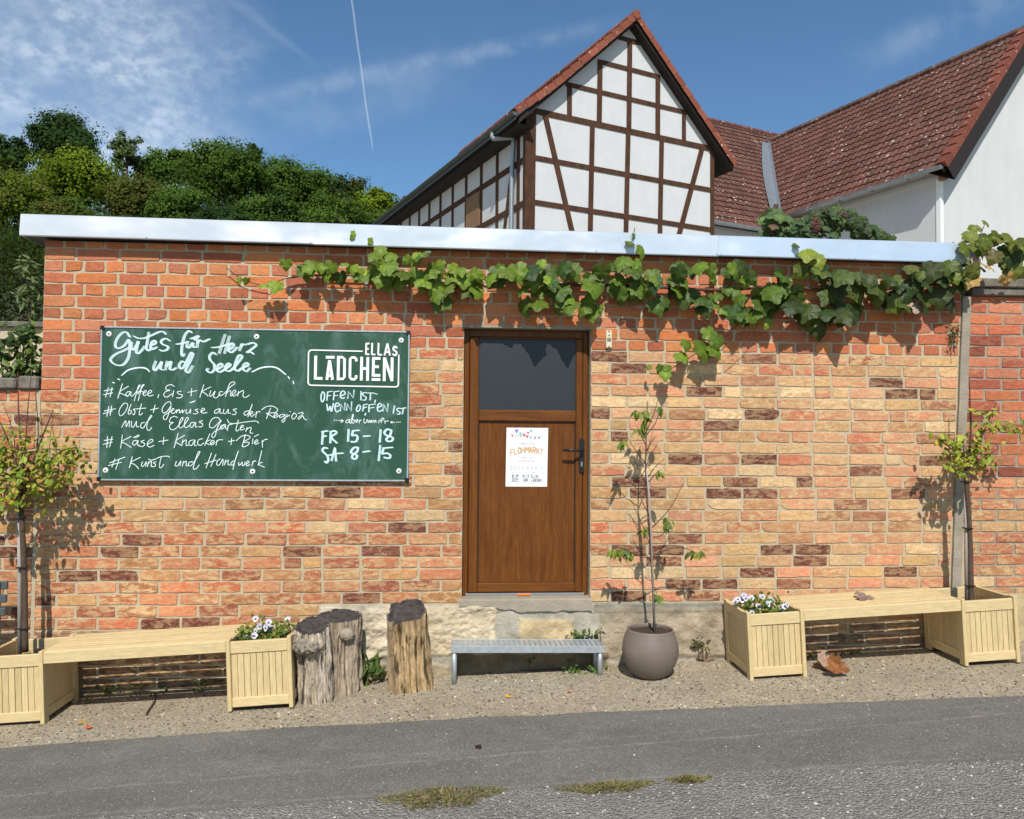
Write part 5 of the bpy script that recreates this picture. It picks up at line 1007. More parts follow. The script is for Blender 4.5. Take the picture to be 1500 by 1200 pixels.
def pot_and_sapling():
    c = np.array([1.268, -.285, gz(1.268)-.002]); o = empty('plant_pot', tuple(c)); tag(o, 'round brown-grey plant pot holding a bare staked sapling', 'plant pot')
    H = .305; prof = [(.0, .0), (.075, .0), (.092, .008), (.125, .035), (.156, .08), (.174, .125), (.180, .168), (.177, .208), (.167, .248), (.154, .280), (.149, .297), (.1475, .304), (.143, .306), (.137, .300), (.139, .29), (.138, .28)]
    m = MB(); m.lathe(prof, (0, 0, 0), 56); m.build('bowl', MT['pot'], o, True)
    s = MB(); n = 40; rr = [0, .03, .06, .09, .115, .1375]
    s.add([(r*math.cos(2*math.pi*j/n), r*math.sin(2*math.pi*j/n), .284+.008*mnoise.noise((r*90*math.cos(j), r*90*math.sin(j), 2))) for r in rr for j in range(n)], [(i*n+j, i*n+(j+1) % n, (i+1)*n+(j+1) % n, (i+1)*n+j) for i in range(5) for j in range(n)]); s.build('soil', MT['soil'], o, True)
    Yp = -.285; Z7 = lambda x, y, Y=Yp: at(870+x/2.6684, 560+y/2.6684, Y)
    b0 = Z7(236, 985); o = empty('sapling', tuple(b0)); inv = tuple(-b0); tag(o, 'spindly sapling with few green leaves growing in the round pot', 'tree')
    t = MB(); pts = smooth_path([Z7(*p) for p in ((237, 1000), (233, 850), (224, 680), (213, 540), (205, 420), (202, 320), (205, 200), (209, 75))], 4); t.tube(pts, list(np.linspace(.0085, .0028, len(pts))), 7); w = t.build('trunk', MT['twig'], o, True); w.location = inv
    b = MB()
    for L in ([(206, 190), (235, 120), (257, 40)], [(206, 205), (240, 160), (265, 98), (280, 95)], [(203, 320), (160, 262), (130, 215)], [(203, 330), (222, 290), (250, 235)], [(203, 400), (170, 330), (158, 300)], [(228, 568), (300, 490), (355, 382)], [(230, 680), (290, 652), (350, 648), (400, 668), (440, 690)], [(230, 690), (180, 680), (110, 650), (60, 640)], [(214, 390), (250, 350), (262, 345)], [(232, 605), (262, 600), (292, 560)], [(222, 640), (200, 590)], [(237, 800), (246, 830)], [(205, 250), (180, 200), (170, 170)], [(205, 380), (240, 330), (275, 300)], [(216, 520), (190, 470), (178, 440)], [(208, 430), (175, 380)], [(204, 270), (230, 225), (246, 205)], [(233, 720), (215, 690), (195, 660)], [(220, 600), (190, 560), (150, 470)]):
        k = random.uniform(-.05, .03); p = smooth_path([Z7(x, y, Yp+k*i) for i, (x, y) in enumerate(L)], 3); b.tube(p, list(np.linspace(.0038, .0014, len(p))), 5)
    w = b.build('branches', MT['twig'], o, True); w.location = inv
    m = MB(); P, N, U, Sz, C = [], [], [], [], []
    for (x, y, n, sx, sy) in ((185, 115, 12, 20, 10), (200, 150, 14, 12, 20), (108, 232, 9, 10, 5), (85, 660, 12, 20, 6), (118, 655, 10, 18, 6), (155, 668, 7, 12, 6), (290, 540, 9, 14, 14), (200, 572, 8, 10, 8), (255, 350, 4, 8, 8), (398, 665, 8, 16, 8), (250, 830, 7, 8, 10), (268, 98, 4, 8, 4), (185, 185, 6, 8, 6), (285, 555, 5, 10, 10)):
        for _ in range(n):
            P.append(Z7(x+random.gauss(0, sx*.6), y+random.gauss(0, sy*.6), Yp+random.gauss(0, .02))); N.append((random.gauss(0, .7), -1, random.gauss(.3, .5))); U.append((random.gauss(0, .55), 0, 1)); Sz.append(random.uniform(.045, .075)); C.append(np.array(random.choice([(.10, .17, .02), (.14, .20, .025), (.07, .12, .02), (.22, .24, .03)]))*random.uniform(.8, 1.2))
    put_leaves(m, LL, P, N, U, Sz, C, aspect=1.6); w = m.build('leaves', MT['leaf'], o); w.location = inv
    s = MB(); s.tube([Z7(239, 1003, Yp-.02), Z7(218, 470, Yp-.014), Z7(206, 345, Yp-.012)], .0058, 8); w = s.build('stake', MT['stake'], None, True); tag(w, 'pale grey stake beside the sapling in the round pot', 'stake')
pot_and_sapling()

# pansies -------------------------------------------------------------
def pansies(X0, xc, label, spots, yellow, wide):
    base = bench_pt(X0, xc, .2, .32); o = empty('pansies', tuple(base)); tag(o, label, 'flowers'); inv = tuple(-base)
    m = MB(); n = 560; Q = np.array([bench_pt(X0, xc+max(-.135, min(.135, random.gauss(0, wide))), min(.36, max(.05, .21+random.gauss(0, .08))), .355+abs(random.gauss(0, .045))) for _ in range(n)])
    put_leaves(m, LO_, Q, rng.normal(0, .6, (n, 3))+np.array([0, -.5, .7]), rng.normal(0, .7, (n, 3))+np.array([0, 0, .3]), rng.uniform(.02, .045, n), np.array([random.choice([(.06, .12, .018), (.10, .17, .02), (.16, .2, .03), (.28, .26, .06)]) for _ in range(n)])*rng.uniform(.7, 1.2, (n, 1))); w = m.build('foliage', MT['leaf'], o); w.location = inv
    for i, (px, py, Y) in enumerate(spots):
        p = at(px, py, Y); f = MB(); nrm = np.array([random.gauss(0, .35), -1, random.gauss(.5, .3)]); F = frames(nrm[None], np.array([[0, 0, 1.]]))[0]; s = random.uniform(.014, .020)
        ye = i in yellow; white = (.70, .68, .72) if not ye else (.72, .40, .02); lil = (.62, .56, .70) if not ye else (.66, .30, .01)
        for (a, r, w_, col, dz) in ((60, .62, .62, lil, 0), (120, .62, .62, lil, .0008), (5, .6, .55, white, .0016), (175, .6, .55, white, .0024), (270, .58, .7, white, .0032)):
            a = R(a); cxx, cyy = r*math.cos(a), r*math.sin(a); q = [(cxx+w_*math.cos(b)*.95, cyy+w_*math.sin(b)*.95, dz/s+.15*(math.cos(b-a))) for b in np.linspace(0, 2*math.pi, 10)[:-1]]
            f.add([p+F @ (np.array(v)*s) for v in q], [tuple(range(9))], col)
        q = [(.42*math.cos(b), -.16+.38*math.sin(b), .0042/s) for b in np.linspace(0, 2*math.pi, 8)[:-1]]; f.add([p+F @ (np.array(v)*s) for v in q], [tuple(range(7))], (.06, .02, .10) if not ye else (.45, .12, .01))
        q = [(.13*math.cos(b), -.02+.13*math.sin(b), .005/s) for b in np.linspace(0, 2*math.pi, 7)[:-1]]; f.add([p+F @ (np.array(v)*s) for v in q], [tuple(range(6))], (.75, .5, .03))
        f.tube([p+F @ np.array((0, 0, -.004)), p-np.array([0, -.01, .06])], .0012, 4, (.08, .14, .03))
        w = f.build('flower', MT['petal'], o); w.location = inv
sp4 = [(363, 178), (465, 262), (515, 270), (490, 212), (400, 250), (368, 292), (350, 345), (275, 365), (300, 380), (678, 185), (260, 395), (440, 300), (380, 300)]
pansies(-2.722, 1.59, 'white and violet pansies in the left bench, beside the cut logs', [(320+x/6.669, 880+y/6.669, random.uniform(-.42, -.25)) for x, y in sp4], (), .085)
sp2 = [(300, 170), (275, 215), (205, 235), (350, 210), (380, 195), (390, 355), (435, 265), (395, 290), (590, 215), (620, 240), (560, 260), (650, 325), (715, 325), (750, 290), (640, 290), (500, 185), (320, 200), (460, 290), (770, 270), (230, 210), (610, 270), (700, 300)]
pansies(1.845, .185, 'white and yellow pansies in the right bench, beside the round pot', [(1050+x/7.5, 850+y/7.5, random.uniform(-.42, -.2)) for x, y in sp2], (6, 11, 14), .075)

# ================================================================ logs
def log(name, label, base, prof_pts, h, top_tilt, lean, cols, burl=None, knot=None, bark_side=None, seed=0.0, rough=1.0):
    """prof_pts: plan outline (angle -> radius control), h height"""
    o = empty(name, tuple(base)); tag(o, label, 'log', 'cut log stumps in front of the wall')
    n, k = 170, 72; m = MB(); V = []; C = []
    def rad(a):
        if not isinstance(prof_pts, list): return np.interp(a % (2*math.pi), *prof_pts)
        d = (math.cos(a), math.sin(a)); best = .1
        for (p, q) in zip(prof_pts, prof_pts[1:]+prof_pts[:1]):
            ex, ey = q[0]-p[0], q[1]-p[1]; den = d[0]*ey-d[1]*ex
            if abs(den) < 1e-9: continue
            t = (p[0]*ey-p[1]*ex)/den; u = (p[0]*d[1]-p[1]*d[0])/den
            if t > 0 and -1e-6 <= u <= 1+1e-6: best = t
        return best
    for j in range(k+1):
        t = j/k
        for i in range(n):
            a = 2*math.pi*i/n; r = rad(a)*(1.06-.09*t+.05*(1-t)**4); ca, sa = math.cos(a), math.sin(a)
            g1 = 1-2*abs(mnoise.noise((ca*2.0+seed, sa*2.0, t*.8))); g2 = mnoise.noise((ca*11, sa*11+seed, t*1.6)); g3 = mnoise.noise((ca*30+seed, sa*30, t*3.5)); r += .020*(g1-.4)+.0045*g2*rough+.003*g3*rough*rough+.010*mnoise.fractal((ca*2.2, sa*2.2+seed, t*4), 1, 2, 4)-(.016 if mnoise.noise((ca*4.5+seed, sa*4.5, t*.5)) > .42 else 0)
            if burl:
                bz, ba, bs, bw = burl; g = math.exp(-((t-bz)/bs)**2)*max(0, math.cos(a-ba))**.6
                r += bw*g*(1+.30*mnoise.noise((ca*16, sa*16, t*26))+.22*mnoise.noise((ca*34, sa*34, t*60)))
            x, y = r*ca+lean[0]*t, r*sa+lean[1]*t; z = t*(h+top_tilt[0]*x+top_tilt[1]*y)
            V.append((x, y, z)); q = mnoise.noise((ca*8, sa*8, t*1.3))+.5*mnoise.noise((ca*22, sa*22, t*2.0)); c = np.array(cols[0])*(1-np.clip(.5+q, 0, 1))+np.array(cols[1])*np.clip(.5+q, 0, 1)
            dk = mnoise.noise((ca*6+3+seed, sa*6, t*2.2))+.4*mnoise.noise((ca*17, sa*17+seed, t*7)); c = c*(.78+.35*mnoise.noise((ca*22+seed, sa*22, t*4))+.22+.25*mnoise.noise((ca*60, sa*60, t*14)))
            if dk > .30-.12*(rough > 1): c = c*(1-.80*min(1, (dk-.30+.12*(rough > 1))*7))
            if rough > 1 and ca < -.55: c = np.array((.36, .26, .15))*(.9+.3*g2)
            if burl and math.exp(-((t-burl[0])/burl[2])**2)*max(0, math.cos(a-burl[1])) > .35: c = np.array((.40, .335, .25))*(.75+.75*mnoise.noise((ca*20, sa*20, t*34)))
            if bark_side and max(0, math.cos(a-bark_side)) > .86: c = np.array((.17, .12, .09))*(.9+.5*mnoise.noise((ca*14, sa*14, t*30)))
            C.append((*np.clip(c, .015, .7), 1))
    F = [(j*n+i, j*n+(i+1) % n, (j+1)*n+(i+1) % n, (j+1)*n+i) for j in range(k) for i in range(n)]
    m.add(V, F, np.array(C)); w = m.build('trunk_section', MT['log'], o, True)
    e = MB(); rings = [0, .2, .4, .6, .8, .93, 1.0]; T = V[k*n:]; ctr = np.mean(np.array(T), 0); VV = []; CC = []
    for q in rings:
        for i in range(n):
            p = ctr+(np.array(T[i])-ctr)*q; p[2] += .0045*mnoise.noise((p[0]*40, p[1]*40, 1))+.001; VV.append(p); d = abs(math.sin(q*24+1.5*mnoise.noise((p[0]*20, p[1]*20, 0)))); cc = np.array((.075, .066, .06))*(.65+.5*d+.4*mnoise.noise((p[0]*30, p[1]*30, 5)));
            if q > .97: cc = cc*1.7
            CC.append((*np.clip(cc, .01, .5), 1))
    e.add(VV, [(i*n+j, i*n+(j+1) % n, (i+1)*n+(j+1) % n, (i+1)*n+j) for i in range(len(rings)-1) for j in range(n)], np.array(CC)); e.build('cut_top', MT['log'], o, True)
    if knot:
        kx, ky, kz, kr = knot; q = MB(); nn = 26; VV = []; CC = []
        for j in range(nn):
            for i in range(nn):
                th, ph = math.pi*j/(nn-1), 2*math.pi*i/nn; r = kr*(1+.18*mnoise.noise((math.sin(th)*math.cos(ph)*5, math.sin(th)*math.sin(ph)*5, math.cos(th)*5))+.12*mnoise.noise((math.sin(th)*math.cos(ph)*13, math.sin(th)*math.sin(ph)*13, math.cos(th)*13)))
                VV.append((kx+r*1.05*math.sin(th)*math.cos(ph), ky+.75*r*math.sin(th)*math.sin(ph), kz+r*.85*math.cos(th))); CC.append((.38, .32, .24, 1))
        q.add(VV, [(j*nn+i, j*nn+(i+1) % nn, (j+1)*nn+(i+1) % nn, (j+1)*nn+i) for j in range(nn-1) for i in range(nn)], np.array(CC)); q.build('knot', MT['log'], o, True)
    return o
GREY = [(.56, .47, .36), (.34, .27, .19)]
TAN = [(.56, .40, .21), (.28, .18, .09)]
A8 = [0, .8, 1.57, 2.36, 3.14, 3.93, 4.71, 5.5, 6.2832]
log('log_stump', 'weathered grey log with knobbly burl collar beside the bench planter', (-.815, -.335, gz(-.815)-.006), (A8, [.085, .09, .10, .10, .095, .10, .095, .088, .085]), .455, (.0, .30), (-.035, .0), GREY, burl=(.84, 4.0, .12, .075), bark_side=3.05, seed=1.3)
log('log_stump', 'taller grey log with a round knot behind the burl-collared log', (-.700, -.20, gz(-.70)-.006), (A8, [.125, .10, .10, .12, .16, .10, .085, .11, .125]), .475, (.02, .22), (0, .0), [(.44, .35, .25), (.28, .215, .15)], knot=(.05, -.105, .385, .045), seed=4.1)
log('log_stump', 'leaning tan split log standing alone left of the steel step', (-.265, -.215, gz(-.265)-.006), [(-.118, -.01), (-.10, -.07), (-.07, -.112), (-.045, -.118), (.09, -.085), (.125, -.06), (.128, .02), (.09, .10), (-.02, .115), (-.10, .07)], .49, (.06, .42), (-.03, .0), TAN, seed=8.7, rough=1.7)

# ================================================================ steel step
def step():
    Yf = -.225; L = at(661, 947, Yf); Rr = at(885, 947, Yf); z0 = gz(.5); zt = L[2]; ztr = Rr[2]; o = empty('steel_step', (.48, -.14, z0)); inv = -o.location
    tag(o, 'low galvanised steel step with slotted top under the door', 'step'); Yb = -.05
    x0, x1 = L[0], Rr[0]; sl = (ztr-zt)/(x1-x0); zz = lambda x: zt+(x-x0)*sl
    def sh(v): v = v.copy(); v[:, 2] += (v[:, 0]-x0)*sl; return v
    t = MB(); n = 29; w = (x1-x0-.012)/n
    for i in range(n): t.box(x0+.006+i*w+.0025, x0+.006+(i+1)*w-.0025, Yf+.006, Yb-.006, zt-.014, zt-.001, .001, xf=sh)
    for yy in (Yf+.05, Yf+.10, Yf+.15): t.box(x0+.006, x1-.006, yy-.003, yy+.003, zt-.028, zt-.0065, 0, xf=sh)
    t.box(x0+.006, x1-.006, Yf+.006, Yb-.006, zt-.0155, zt-.0145, 0, xf=sh); a = t.build('tread', MT['galv'], o); a.location = inv  # solid plate added below the slots so the step casts an unbroken shadow
    f = MB(); f.box(x0, x1, Yf, Yf+.005, zt-.042, zt+.001, .001, xf=sh); f.box(x0, x1, Yb-.005, Yb, zt-.042, zt+.001, .001, xf=sh); f.box(x0, x0+.005, Yf+.005, Yb-.005, zt-.042, zt+.001, .001, xf=sh); f.box(x1-.005, x1, Yf+.005, Yb-.005, zt-.042, zt+.001, .001, xf=sh); a = f.build('frame', MT['galv'], o); a.location = inv
    for (x, y) in ((x0+.02, Yf+.024), (x1-.022, Yf+.024), (x0+.02, Yb-.024), (x1-.03, Yb-.03)):
        l = MB(); l.tube([(x, y, gz(x)-.01), (x, y, zz(x)-.008)], .0165, 14); a = l.build('leg', MT['galv'], o, True); a.location = inv
step()

# ================================================================ weeds, dry leaves, tufts
def weed(name, label, pts, n, size, pal, tpl=LO_, spread=(.05, .04, .04), cat='weed', group=None, mat='leaf', updir=.3):
    c = np.array(pts); b = c.mean(0); o = empty(name, tuple(b)); tag(o, label, cat, group); m = MB(); i = rng.integers(0, len(c), n); P = c[i]+rng.normal(0, 1, (n, 3))*np.array(spread); P[:, 2] = np.maximum(P[:, 2], np.array([gz(x) for x in P[:, 0]])+.006)
    put_leaves(m, tpl, P, rng.normal(0, .6, (n, 3))+np.array([0, -.5, .7]), rng.normal(0, .7, (n, 3))+np.array([0, 0, updir]), rng.uniform(*size, n), np.array([pal[k] for k in rng.integers(0, len(pal), n)])*rng.uniform(.7, 1.3, (n, 1))); w = m.build('foliage', MT[mat], o); w.location = tuple(-b)
    s = MB(); 
    for q in c: s.tube([(q[0], q[1], max(gz(q[0]), q[2]-.12)), tuple(q)], .0022, 4)
    w = s.build('stem', MT['twig'], o); w.location = tuple(-b)
GP = [(.07, .13, .02), (.11, .18, .025), (.05, .09, .018)]
weed('weed', 'green weed sprouting between the taller grey log and the tan log', [at(535, 972, -.10), at(548, 985, -.12), at(540, 990, -.13), at(556, 990, -.1)], 46, (.05, .12), GP, LL, (.03, .02, .012), updir=-.9)
weed('weed', 'leafy green weed behind the right end of the steel step', [at(840, 928, -.035), at(855, 930, -.03), at(868, 930, -.03), at(880, 928, -.03), at(850, 935, -.04)], 60, (.025, .045), GP, LO_, (.022, .008, .018))
weed('weed', 'low green weed in the shade beneath the steel step', [at(835, 978, -.12), at(850, 982, -.13), at(868, 980, -.14), at(775, 968, -.06), at(885, 975, -.09)], 60, (.02, .04), GP, LO_, (.035, .02, .02))
weed('weed', 'scrap of withered weed on the wall foot right of the round pot', [at(1024, 942, -.05), at(1030, 945, -.06)], 36, (.02, .04), [(.10, .09, .04), (.08, .10, .03), (.16, .10, .06)], LO_, (.03, .012, .015))
weed('weed', 'pale green seedlings in the shade under the right bench', [at(1190, 962, -.08), at(1240, 958, -.07), at(1228, 960, -.1), at(1255, 960, -.06)], 40, (.02, .035), [(.16, .20, .03), (.10, .15, .02)], LO_, (.03, .02, .008))
weed('weed', 'green seedlings in the shade under the left bench', [at(160, 1008, -.05), at(205, 1005, -.05), at(230, 1012, -.06), at(122, 1022, -.2), at(290, 1005, -.05)], 44, (.02, .04), [(.10, .16, .02), (.06, .10, .02)], LO_, (.03, .02, .012))
weed('wall_fern', 'tuft of dark greenery rooted in the joint beside the concrete post', [at(1396, 488, -.04), at(1402, 480, -.05), at(1398, 498, -.05)], 60, (.02, .045), [(.05, .075, .025), (.09, .10, .035), (.04, .06, .02)], LL, (.018, .012, .018), 'plant')
def tuft(label, px, py, rx, ry, n, pal):
    c = onground(px, py); o = empty('grass_tuft', tuple(c)); tag(o, label, 'grass tuft', 'dry grass tufts on the road edge'); m = MB()
    a = rng.uniform(0, 2*math.pi, n); r = np.sqrt(rng.uniform(0, 1, n)); P = np.stack([rx*r*np.cos(a)*(1+.25*np.sin(3*a)), ry*r*np.sin(a), np.full(n, .012)], 1); P[:, 2] += gz(c[0]+0)*0+.045*P[:, 0]
    d = np.stack([np.cos(a)*r*.9+rng.normal(0, .5, n), np.sin(a)*r*.9+rng.normal(0, .5, n), rng.uniform(.05, .42, n)], 1); nr = np.cross(d, randdir(n))
    put_leaves(m, LL, P, nr, -d, rng.uniform(.012, .032, n)*(1.25-.6*r), np.array([pal[k] for k in rng.integers(0, len(pal), n)])*rng.uniform(.7, 1.25, (n, 1)), aspect=.7); m.build('blades', MT['grass'], o)
DG = [(.20, .19, .06), (.26, .21, .10), (.13, .14, .035), (.28, .17, .10), (.16, .16, .04)]
tuft('largest dry grass tuft, leftmost on the road edge', 646, 1173, .25, .10, 1900, DG)
tuft('long dry grass tuft in the middle of the road edge', 890, 1158, .20, .05, 1100, DG)
tuft('smallest dry grass tuft, rightmost on the road edge', 1010, 1146, .09, .036, 520, DG)
def dry_leaf(label, p, s, col, n, up, group=None, curl=.5):
    V = LV[0].copy(); V[:, 2] = V[:, 2]+curl*(V[:, 0]**2)*1.2+curl*.6*(V[:, 1]+.4)**2+.05*np.sin(V[:, 0]*13); m = MB(); m.scatter(V, LV[1], np.zeros((1, 3)), frames(np.array([n], float), np.array([up], float)), np.array([s]), np.array([col])); w = m.build('dry_leaf', MT['dry']); w.location = tuple(p); tag(w, label, 'leaf', group); return w
dry_leaf('curled pinkish dry leaf on the ground beside the right bench planter', onground(1199, 980)+np.array([0, .02, .04]), .12, (.36, .24, .17), (.3, -.5, .8), (-.6, .3, .5), curl=1.3)
dry_leaf('curled orange-brown dry leaf on the gravel right of the pinkish one', onground(1219, 990)+np.array([0, .03, .04]), .115, (.25, .10, .035), (-.3, -.55, .75), (-.8, .35, .3), curl=1.6)
dry_leaf('withered brown leaf lying on the slats of the right bench', bench_pt(1.845, .83, .20, .435), .12, (.22, .14, .11), (.1, -.25, 1), (-1, .25, .05), curl=.3)
dry_leaf('dry brown leaf at the foot of the taller grey log', onground(528, 1000)+np.array([0, 0, .02]), .09, (.20, .11, .06), (.2, -.3, 1), (-.7, .2, .2))
dry_leaf('dead leaf scraps at the wall right of the round pot', onground(1045, 972)+np.array([0, .1, .02]), .10, (.20, .13, .08), (.2, -.4, 1), (.7, .2, .2))
for i, (x, y, c, l) in enumerate(((398, 1184//1+0, 0, ''),)): pass
for (x, y, s, c, l) in ((132, 1068, .03, (.45, .10, .03), 'orange leaf scrap on the gravel in front of the left bench'), (117, 1060, .04, (.35, .22, .08), 'tan leaf scrap on the gravel near the left planter'), (742, 1023, .028, (.55, .28, .04), 'yellow leaf scrap on the gravel below the steel step'), (834, 1016, .022, (.50, .16, .08), 'orange leaf scrap on the gravel near the step\'s right leg'), (929, 1079-53, .016, (.5, .2, .05), 'tiny orange leaf scrap on the gravel before the round pot'), (700, 1099, .03, (.03, .015, .01), 'dark curled leaf on the grey asphalt')):
    dry_leaf(l, onground(x, y)+np.array([0, 0, .012]), s, c, (.1, -.3, 1), (random.gauss(0, 1), random.gauss(0, 1), .1))
def twig(label, pts, r):
    m = MB(); m.tube(smooth_path([onground(*p)+np.array([0, 0, r+.004]) for p in pts], 4), r, 5); tag(m.build('dry_twig', MT['bark'], None, True), label, 'twig')
twig('dry curved twig on the ground under the left bench', [(228, 1020), (226, 1030), (218, 1042), (214, 1049)], .005)
twig('long pale straw on the ground beneath the steel step', [(760, 987), (790, 985), (821, 983)], .006)
twig('thin dry twig under the right bench', [(1212, 962), (1225, 970), (1238, 978)], .003)

# dark slatted chair just inside the left edge -----------------------
def chair():
    o = empty('slatted_chair', (-3.05, -.2, gz(-3.05))); tag(o, 'dark grey slatted chair cut off by the left edge of the photo', 'chair'); x1 = at(10, 860, -.2)[0]+3.05; x0 = x1-.45
    s = MB()
    for z in (.56, .64, .72): s.box(x0, x1, -.012+.02*(z-.56)*5, .006+.02*(z-.56)*5, z+.035, z+.085, .004)
    s.build('backrest', MT['gutterdark'], o)
    t = MB()
    for k in range(5): t.box(x0, x1, -.42+k*.085, -.35+k*.085, .43, .45, .003)
    t.build('seat', MT['gutterdark'], o)
    for x in (x0+.03, x1-.05):
        for (y0, y1, zt) in ((.04, .0, .8), (-.42, -.40, .43)):
            l = MB(); l.tube([(x, y0, 0), (x, y1, zt)], .013, 8); l.build('leg', MT['gutterdark'], o)
chair()

# ================================================================ greenery behind
def card_tpl(): return np.array([(-.5, -.35, 0), (0, -.5, .12), (.5, -.3, 0), (.45, .3, -.05), (0, .5, .1), (-.5, .35, 0)]), [(0, 1, 4, 5), (1, 2, 3, 4)]
CT = card_tpl()
def crown(mb, c, rad, ncl, per, size, pal, rough=.22, seed=0, sparse=1.0):
    d = randdir(ncl); o3 = random.uniform(0, 99); lump = np.array([.94+.42*mnoise.noise((q[0]*1.7+o3, q[1]*1.7, q[2]*1.7)) for q in d]); rr = rng.uniform(.05, 1.0, ncl)**.45*lump; cl = c+d*rr[:, None]*np.array(rad); tint = rng.uniform(.62, 1.35, ncl)
    n = ncl*per; i = np.repeat(np.arange(ncl), per); cr = rng.uniform(.5, 1.45, ncl)
    P = cl[i]+np.clip(rng.normal(0, 1, (n, 3)), -1.7, 1.7)*np.array(rad)*rough*cr[i][:, None]*np.array([1.1, 1.1, .75])
    out = (P-c)/np.array(rad); nr = out+np.array([0, -.35, .35])+rng.normal(0, .38, (n, 3)); col = np.array([pal[k] for k in rng.integers(0, len(pal), ncl)])[i]*tint[i][:, None]*rng.uniform(.75, 1.25, (n, 1))*np.array([1.0, 1.07, 1.0])
    mb.scatter(CT[0], CT[1], P, frames(nr, randdir(n)), rng.uniform(.6, 1.3, n)*size, col)
DK = [(.030, .056, .018), (.038, .066, .020), (.024, .046, .016)]; MD = [(.064, .106, .019), (.078, .122, .021), (.054, .092, .018)]; BR = [(.125, .17, .016), (.15, .19, .018), (.10, .145, .016)]; OL = [(.085, .088, .020), (.11, .095, .026), (.07, .080, .018)]; PA = [(.10, .135, .045), (.085, .115, .04)]
def forest():
    T = [ # px, py, rx, ry, dist, clumps, per, pal, label
        (93, 208, 46, 40, 118, 70, 34, DK, 'tall dark oak crown standing highest on the wooded hill'), (8, 226, 34, 28, 120, 40, 34, DK, 'dark leafy tree at the left edge of the hill skyline'), (112, 262, 52, 42, 100, 70, 36, BR, 'bright yellow-green tree below the tall dark oak'), (183, 222, 24, 30, 112, 24, 22, PA, 'thin pale tree with see-through crown right of the dark oak'),
        (224, 250, 27, 28, 116, 36, 34, MD, 'mid green tree on the skyline right of the thin pale tree'), (262, 246, 28, 26, 118, 36, 34, MD, 'rounded green tree on the skyline left of the broad dome-shaped tree'), (330, 250, 55, 46, 105, 90, 38, MD, 'broad dome-shaped green tree in the middle of the wooded hill'), (372, 226, 12, 16, 122, 14, 26, DK, 'dark conifer tip poking out behind the broad dome-shaped tree'),
        (410, 272, 46, 36, 110, 60, 36, MD, 'rounded green tree right of the broad dome-shaped tree'), (464, 278, 40, 32, 114, 50, 34, MD, 'green tree on the falling skyline toward the timbered house'), (508, 284, 26, 28, 112, 30, 26, DK+OL, 'dark tree with bare brown twigs near the timbered house'), (552, 300, 28, 22, 100, 36, 34, BR, 'bright green tree beside the timbered house eave'),
        (195, 295, 44, 34, 92, 56, 34, OL, 'olive-brown tree low on the hill under the thin pale tree'), (25, 290, 48, 36, 90, 56, 34, OL+BR, 'olive tree low on the hill at the left edge'), (262, 310, 46, 36, 88, 56, 34, MD, 'green tree low on the hill behind the metal roof edge'), (100, 325, 52, 34, 84, 56, 34, OL+MD, 'shrubby olive tree just above the left end of the roof edge'), (390, 325, 56, 36, 86, 60, 34, MD+DK, 'dark green tree low on the hill below the rounded tree'), (490, 325, 52, 32, 88, 56, 34, MD, 'green tree low on the hill next to the timbered house'), (330, 330, 46, 28, 82, 46, 34, DK, 'dark green tree just above the middle of the roof edge'), (180, 345, 50, 26, 80, 46, 34, DK+MD, 'dark green bush low on the hill above the chalkboard end of the roof'), (560, 335, 40, 24, 88, 40, 34, MD, 'green bush half hidden by the timbered house'),
        (-60, 240, 50, 50, 105, 50, 30, MD, 'green tree on the hill beyond the left edge'), (-70, 310, 60, 40, 88, 50, 30, OL, 'olive tree on the hill beyond the left edge')]
    for (px, py, rx, ry, D, ncl, per, pal, lab) in T:
        c = CAMPOS+ray(px, py)*D; k = D/FPX; zb = hz(c[0], c[1]); o = empty('hill_tree', (c[0], c[1], zb)); tag(o, lab, 'tree', 'trees on the wooded hill'); loc = np.array(o.location)
        pale = pal is PA; m = MB(); crown(m, c-loc, (rx*k*.98, rx*k*.8, ry*k*1.0), int(ncl*2.3), int(per*2.7), .0026*D*(.9 if pale else 1), pal, .18 if not pale else .11); m.build('crown', MT['far'], o)
        t = MB(); t.tube(smooth_path([(0, 0, -1), (.2, 0, (c[2]-zb)*.4), (.3, .1, (c[2]-zb)*.8), (0, 0, c[2]-zb+ry*k*.5)], 3), list(np.linspace(.32, .08, 10)), 7)
        for a in range(5): q = a*1.3; t.tube([(.2, 0, (c[2]-zb)*.8), (math.cos(q)*rx*k*.5, math.sin(q)*rx*k*.4, c[2]-zb+ry*k*(.1+.1*a))], [.12, .04], 5)
        t.build('trunk', MT['bark'], o)
    # closed undergrowth between the trees
    m = MB(); n = 70000; x = rng.uniform(-130, 10, n); y = rng.uniform(64, 126, n); hh = np.where(y > 97, np.interp(x, [-60, -34, -22], [11.5, 11, 7.5]), 4.5)*(.55+.45*np.array([mnoise.noise((a*.16, b*.16, 2)) for a, b in zip(x, y)])+.2)
    z = np.array([hz(a, b) for a, b in zip(x, y)])+rng.uniform(.05, 1, n)**.6*hh; P = np.stack([x, y, z], 1)
    q = np.array([mnoise.noise((a*.09, b*.09, 7)) for a, b in zip(x, y)])[:, None]; q2 = np.array([mnoise.noise((p[0]*.45, p[1]*.45, p[2]*.45)) for p in P])[:, None]
    colr = (np.array((.042, .078, .018))+np.clip(q, 0, 1)*np.array((.05, .03, .006)))*(.85+.75*q2)*rng.uniform(.75, 1.25, (n, 1))
    m.scatter(CT[0], CT[1], P, frames(rng.normal(0, .6, (n, 3))+np.array([0, -.6, .5]), randdir(n)), rng.uniform(.22, .5, n), colr)
    tag(m.build('woodland_undergrowth', MT['far']), kind='stuff')
forest()
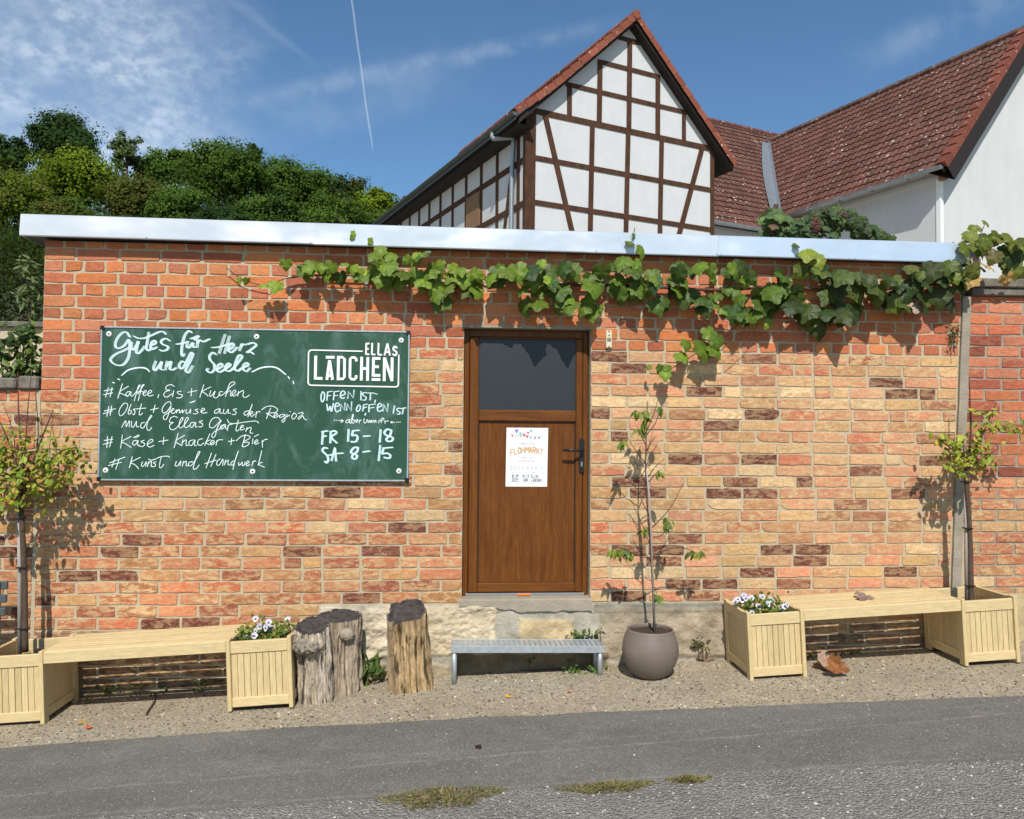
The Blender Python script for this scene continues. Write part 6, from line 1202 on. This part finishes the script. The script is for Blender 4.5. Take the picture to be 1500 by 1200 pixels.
def left_garden():
    # dense dark hedge tree behind the left garden wall
    o = empty('hedge_tree', (-4.8, 3.2, 0)); tag(o, 'tall dark dense hedge behind the beige garden wall on the left', 'hedge'); m = MB(); n = 24000
    P = np.stack([rng.uniform(-2.0, 1.15, n), rng.uniform(-.35, .55, n), rng.uniform(1.2, 3.75, n)], 1); bul = np.array([mnoise.noise((p[0]*2.2, p[2]*2.2, 3)) for p in P]); P[:, 1] -= .28*bul; P[:, 2] += .25*np.array([mnoise.noise((p[0]*1.7, 0, 1)) for p in P])
    pal = [(.022, .040, .012), (.030, .050, .014), (.018, .030, .010), (.045, .058, .018)]; tint = .8+.5*bul
    put_leaves(m, LO_, P, rng.normal(0, .8, (n, 3))+np.array([0, -.6, .4]), rng.normal(0, .8, (n, 3))+np.array([0, 0, .3]), rng.uniform(.035, .062, n), np.array([pal[k] for k in rng.integers(0, 4, n)])*tint[:, None]*rng.uniform(.6, 1.3, (n, 1))); m.build('foliage', MT['far'], o)
    t = MB()
    for k in range(5): t.tube([(-1.6+k*.6, .1, 0), (-1.5+k*.6, .1, 3.5)], [.05, .02], 6)
    t.build('trunk', MT['bark'], o)
    o = MB(); a, b = at(-80, 478, 2.0), at(80, 478, 2.0); o.box(a[0]-1.5, -2.72, 2.0, 2.2, 0, a[2]); w = empty('beige_wall', (a[0], 2.1, 0)); tag(w, 'low beige rendered garden wall glimpsed behind the glossy shrub', 'wall'); q = o.build('render', MT['beige'], w); q.location = -w.location
    o = MB(); o.box(a[0]-1.5, -2.71, 1.96, 2.24, a[2], a[2]+.05, .008); q = o.build('coping', MT['coping'], w); q.location = -w.location
    # glossy shrub
    o = empty('glossy_shrub', (-3.1, .55, 0)); inv = -o.location; tag(o, 'glossy dark green shrub peeping over the left wall coping', 'shrub'); m = MB(); c = [at(x, y, .55) for x, y in ((10, 520), (25, 500), (40, 530), (15, 545), (45, 505), (0, 500), (52, 545), (30, 540), (36, 485), (-15, 520), (5, 560), (40, 560), (-25, 500))]
    crown_leaves(m, LO_, c, 460, (.05, .05, .045), (.05, .085), [(.045, .085, .018), (.06, .11, .02), (.03, .06, .015), (.12, .17, .03)]); q = m.build('foliage', MT['leaf'], o); q.location = inv
    s = MB()
    for p in c: s.tube([(-3.1, .55, 1.0), (p[0], p[1], p[2])], .006, 5)
    q = s.build('stem', MT['bark'], o); q.location = inv
    o = empty('leafy_shoot', tuple(at(40, 480, 1.0))); inv = -o.location; tag(o, 'single pale leafy shoot in front of the dark hedge', 'plant'); m = MB(); pts = [at(x, y, 1.0) for x, y in ((42, 470), (44, 440), (42, 415), (40, 390), (40, 378), (34, 430), (50, 425), (36, 400))]
    crown_leaves(m, LL, pts, 90, (.03, .03, .03), (.06, .10), [(.09, .14, .03), (.12, .17, .05)]); q = m.build('foliage', MT['leaf'], o); q.location = inv
    s = MB(); s.tube([at(44, 520, 1.0), at(43, 450, 1.0), at(40, 378, 1.0)], [.008, .006, .003], 5); q = s.build('stem', MT['bark'], o); q.location = inv
left_garden()
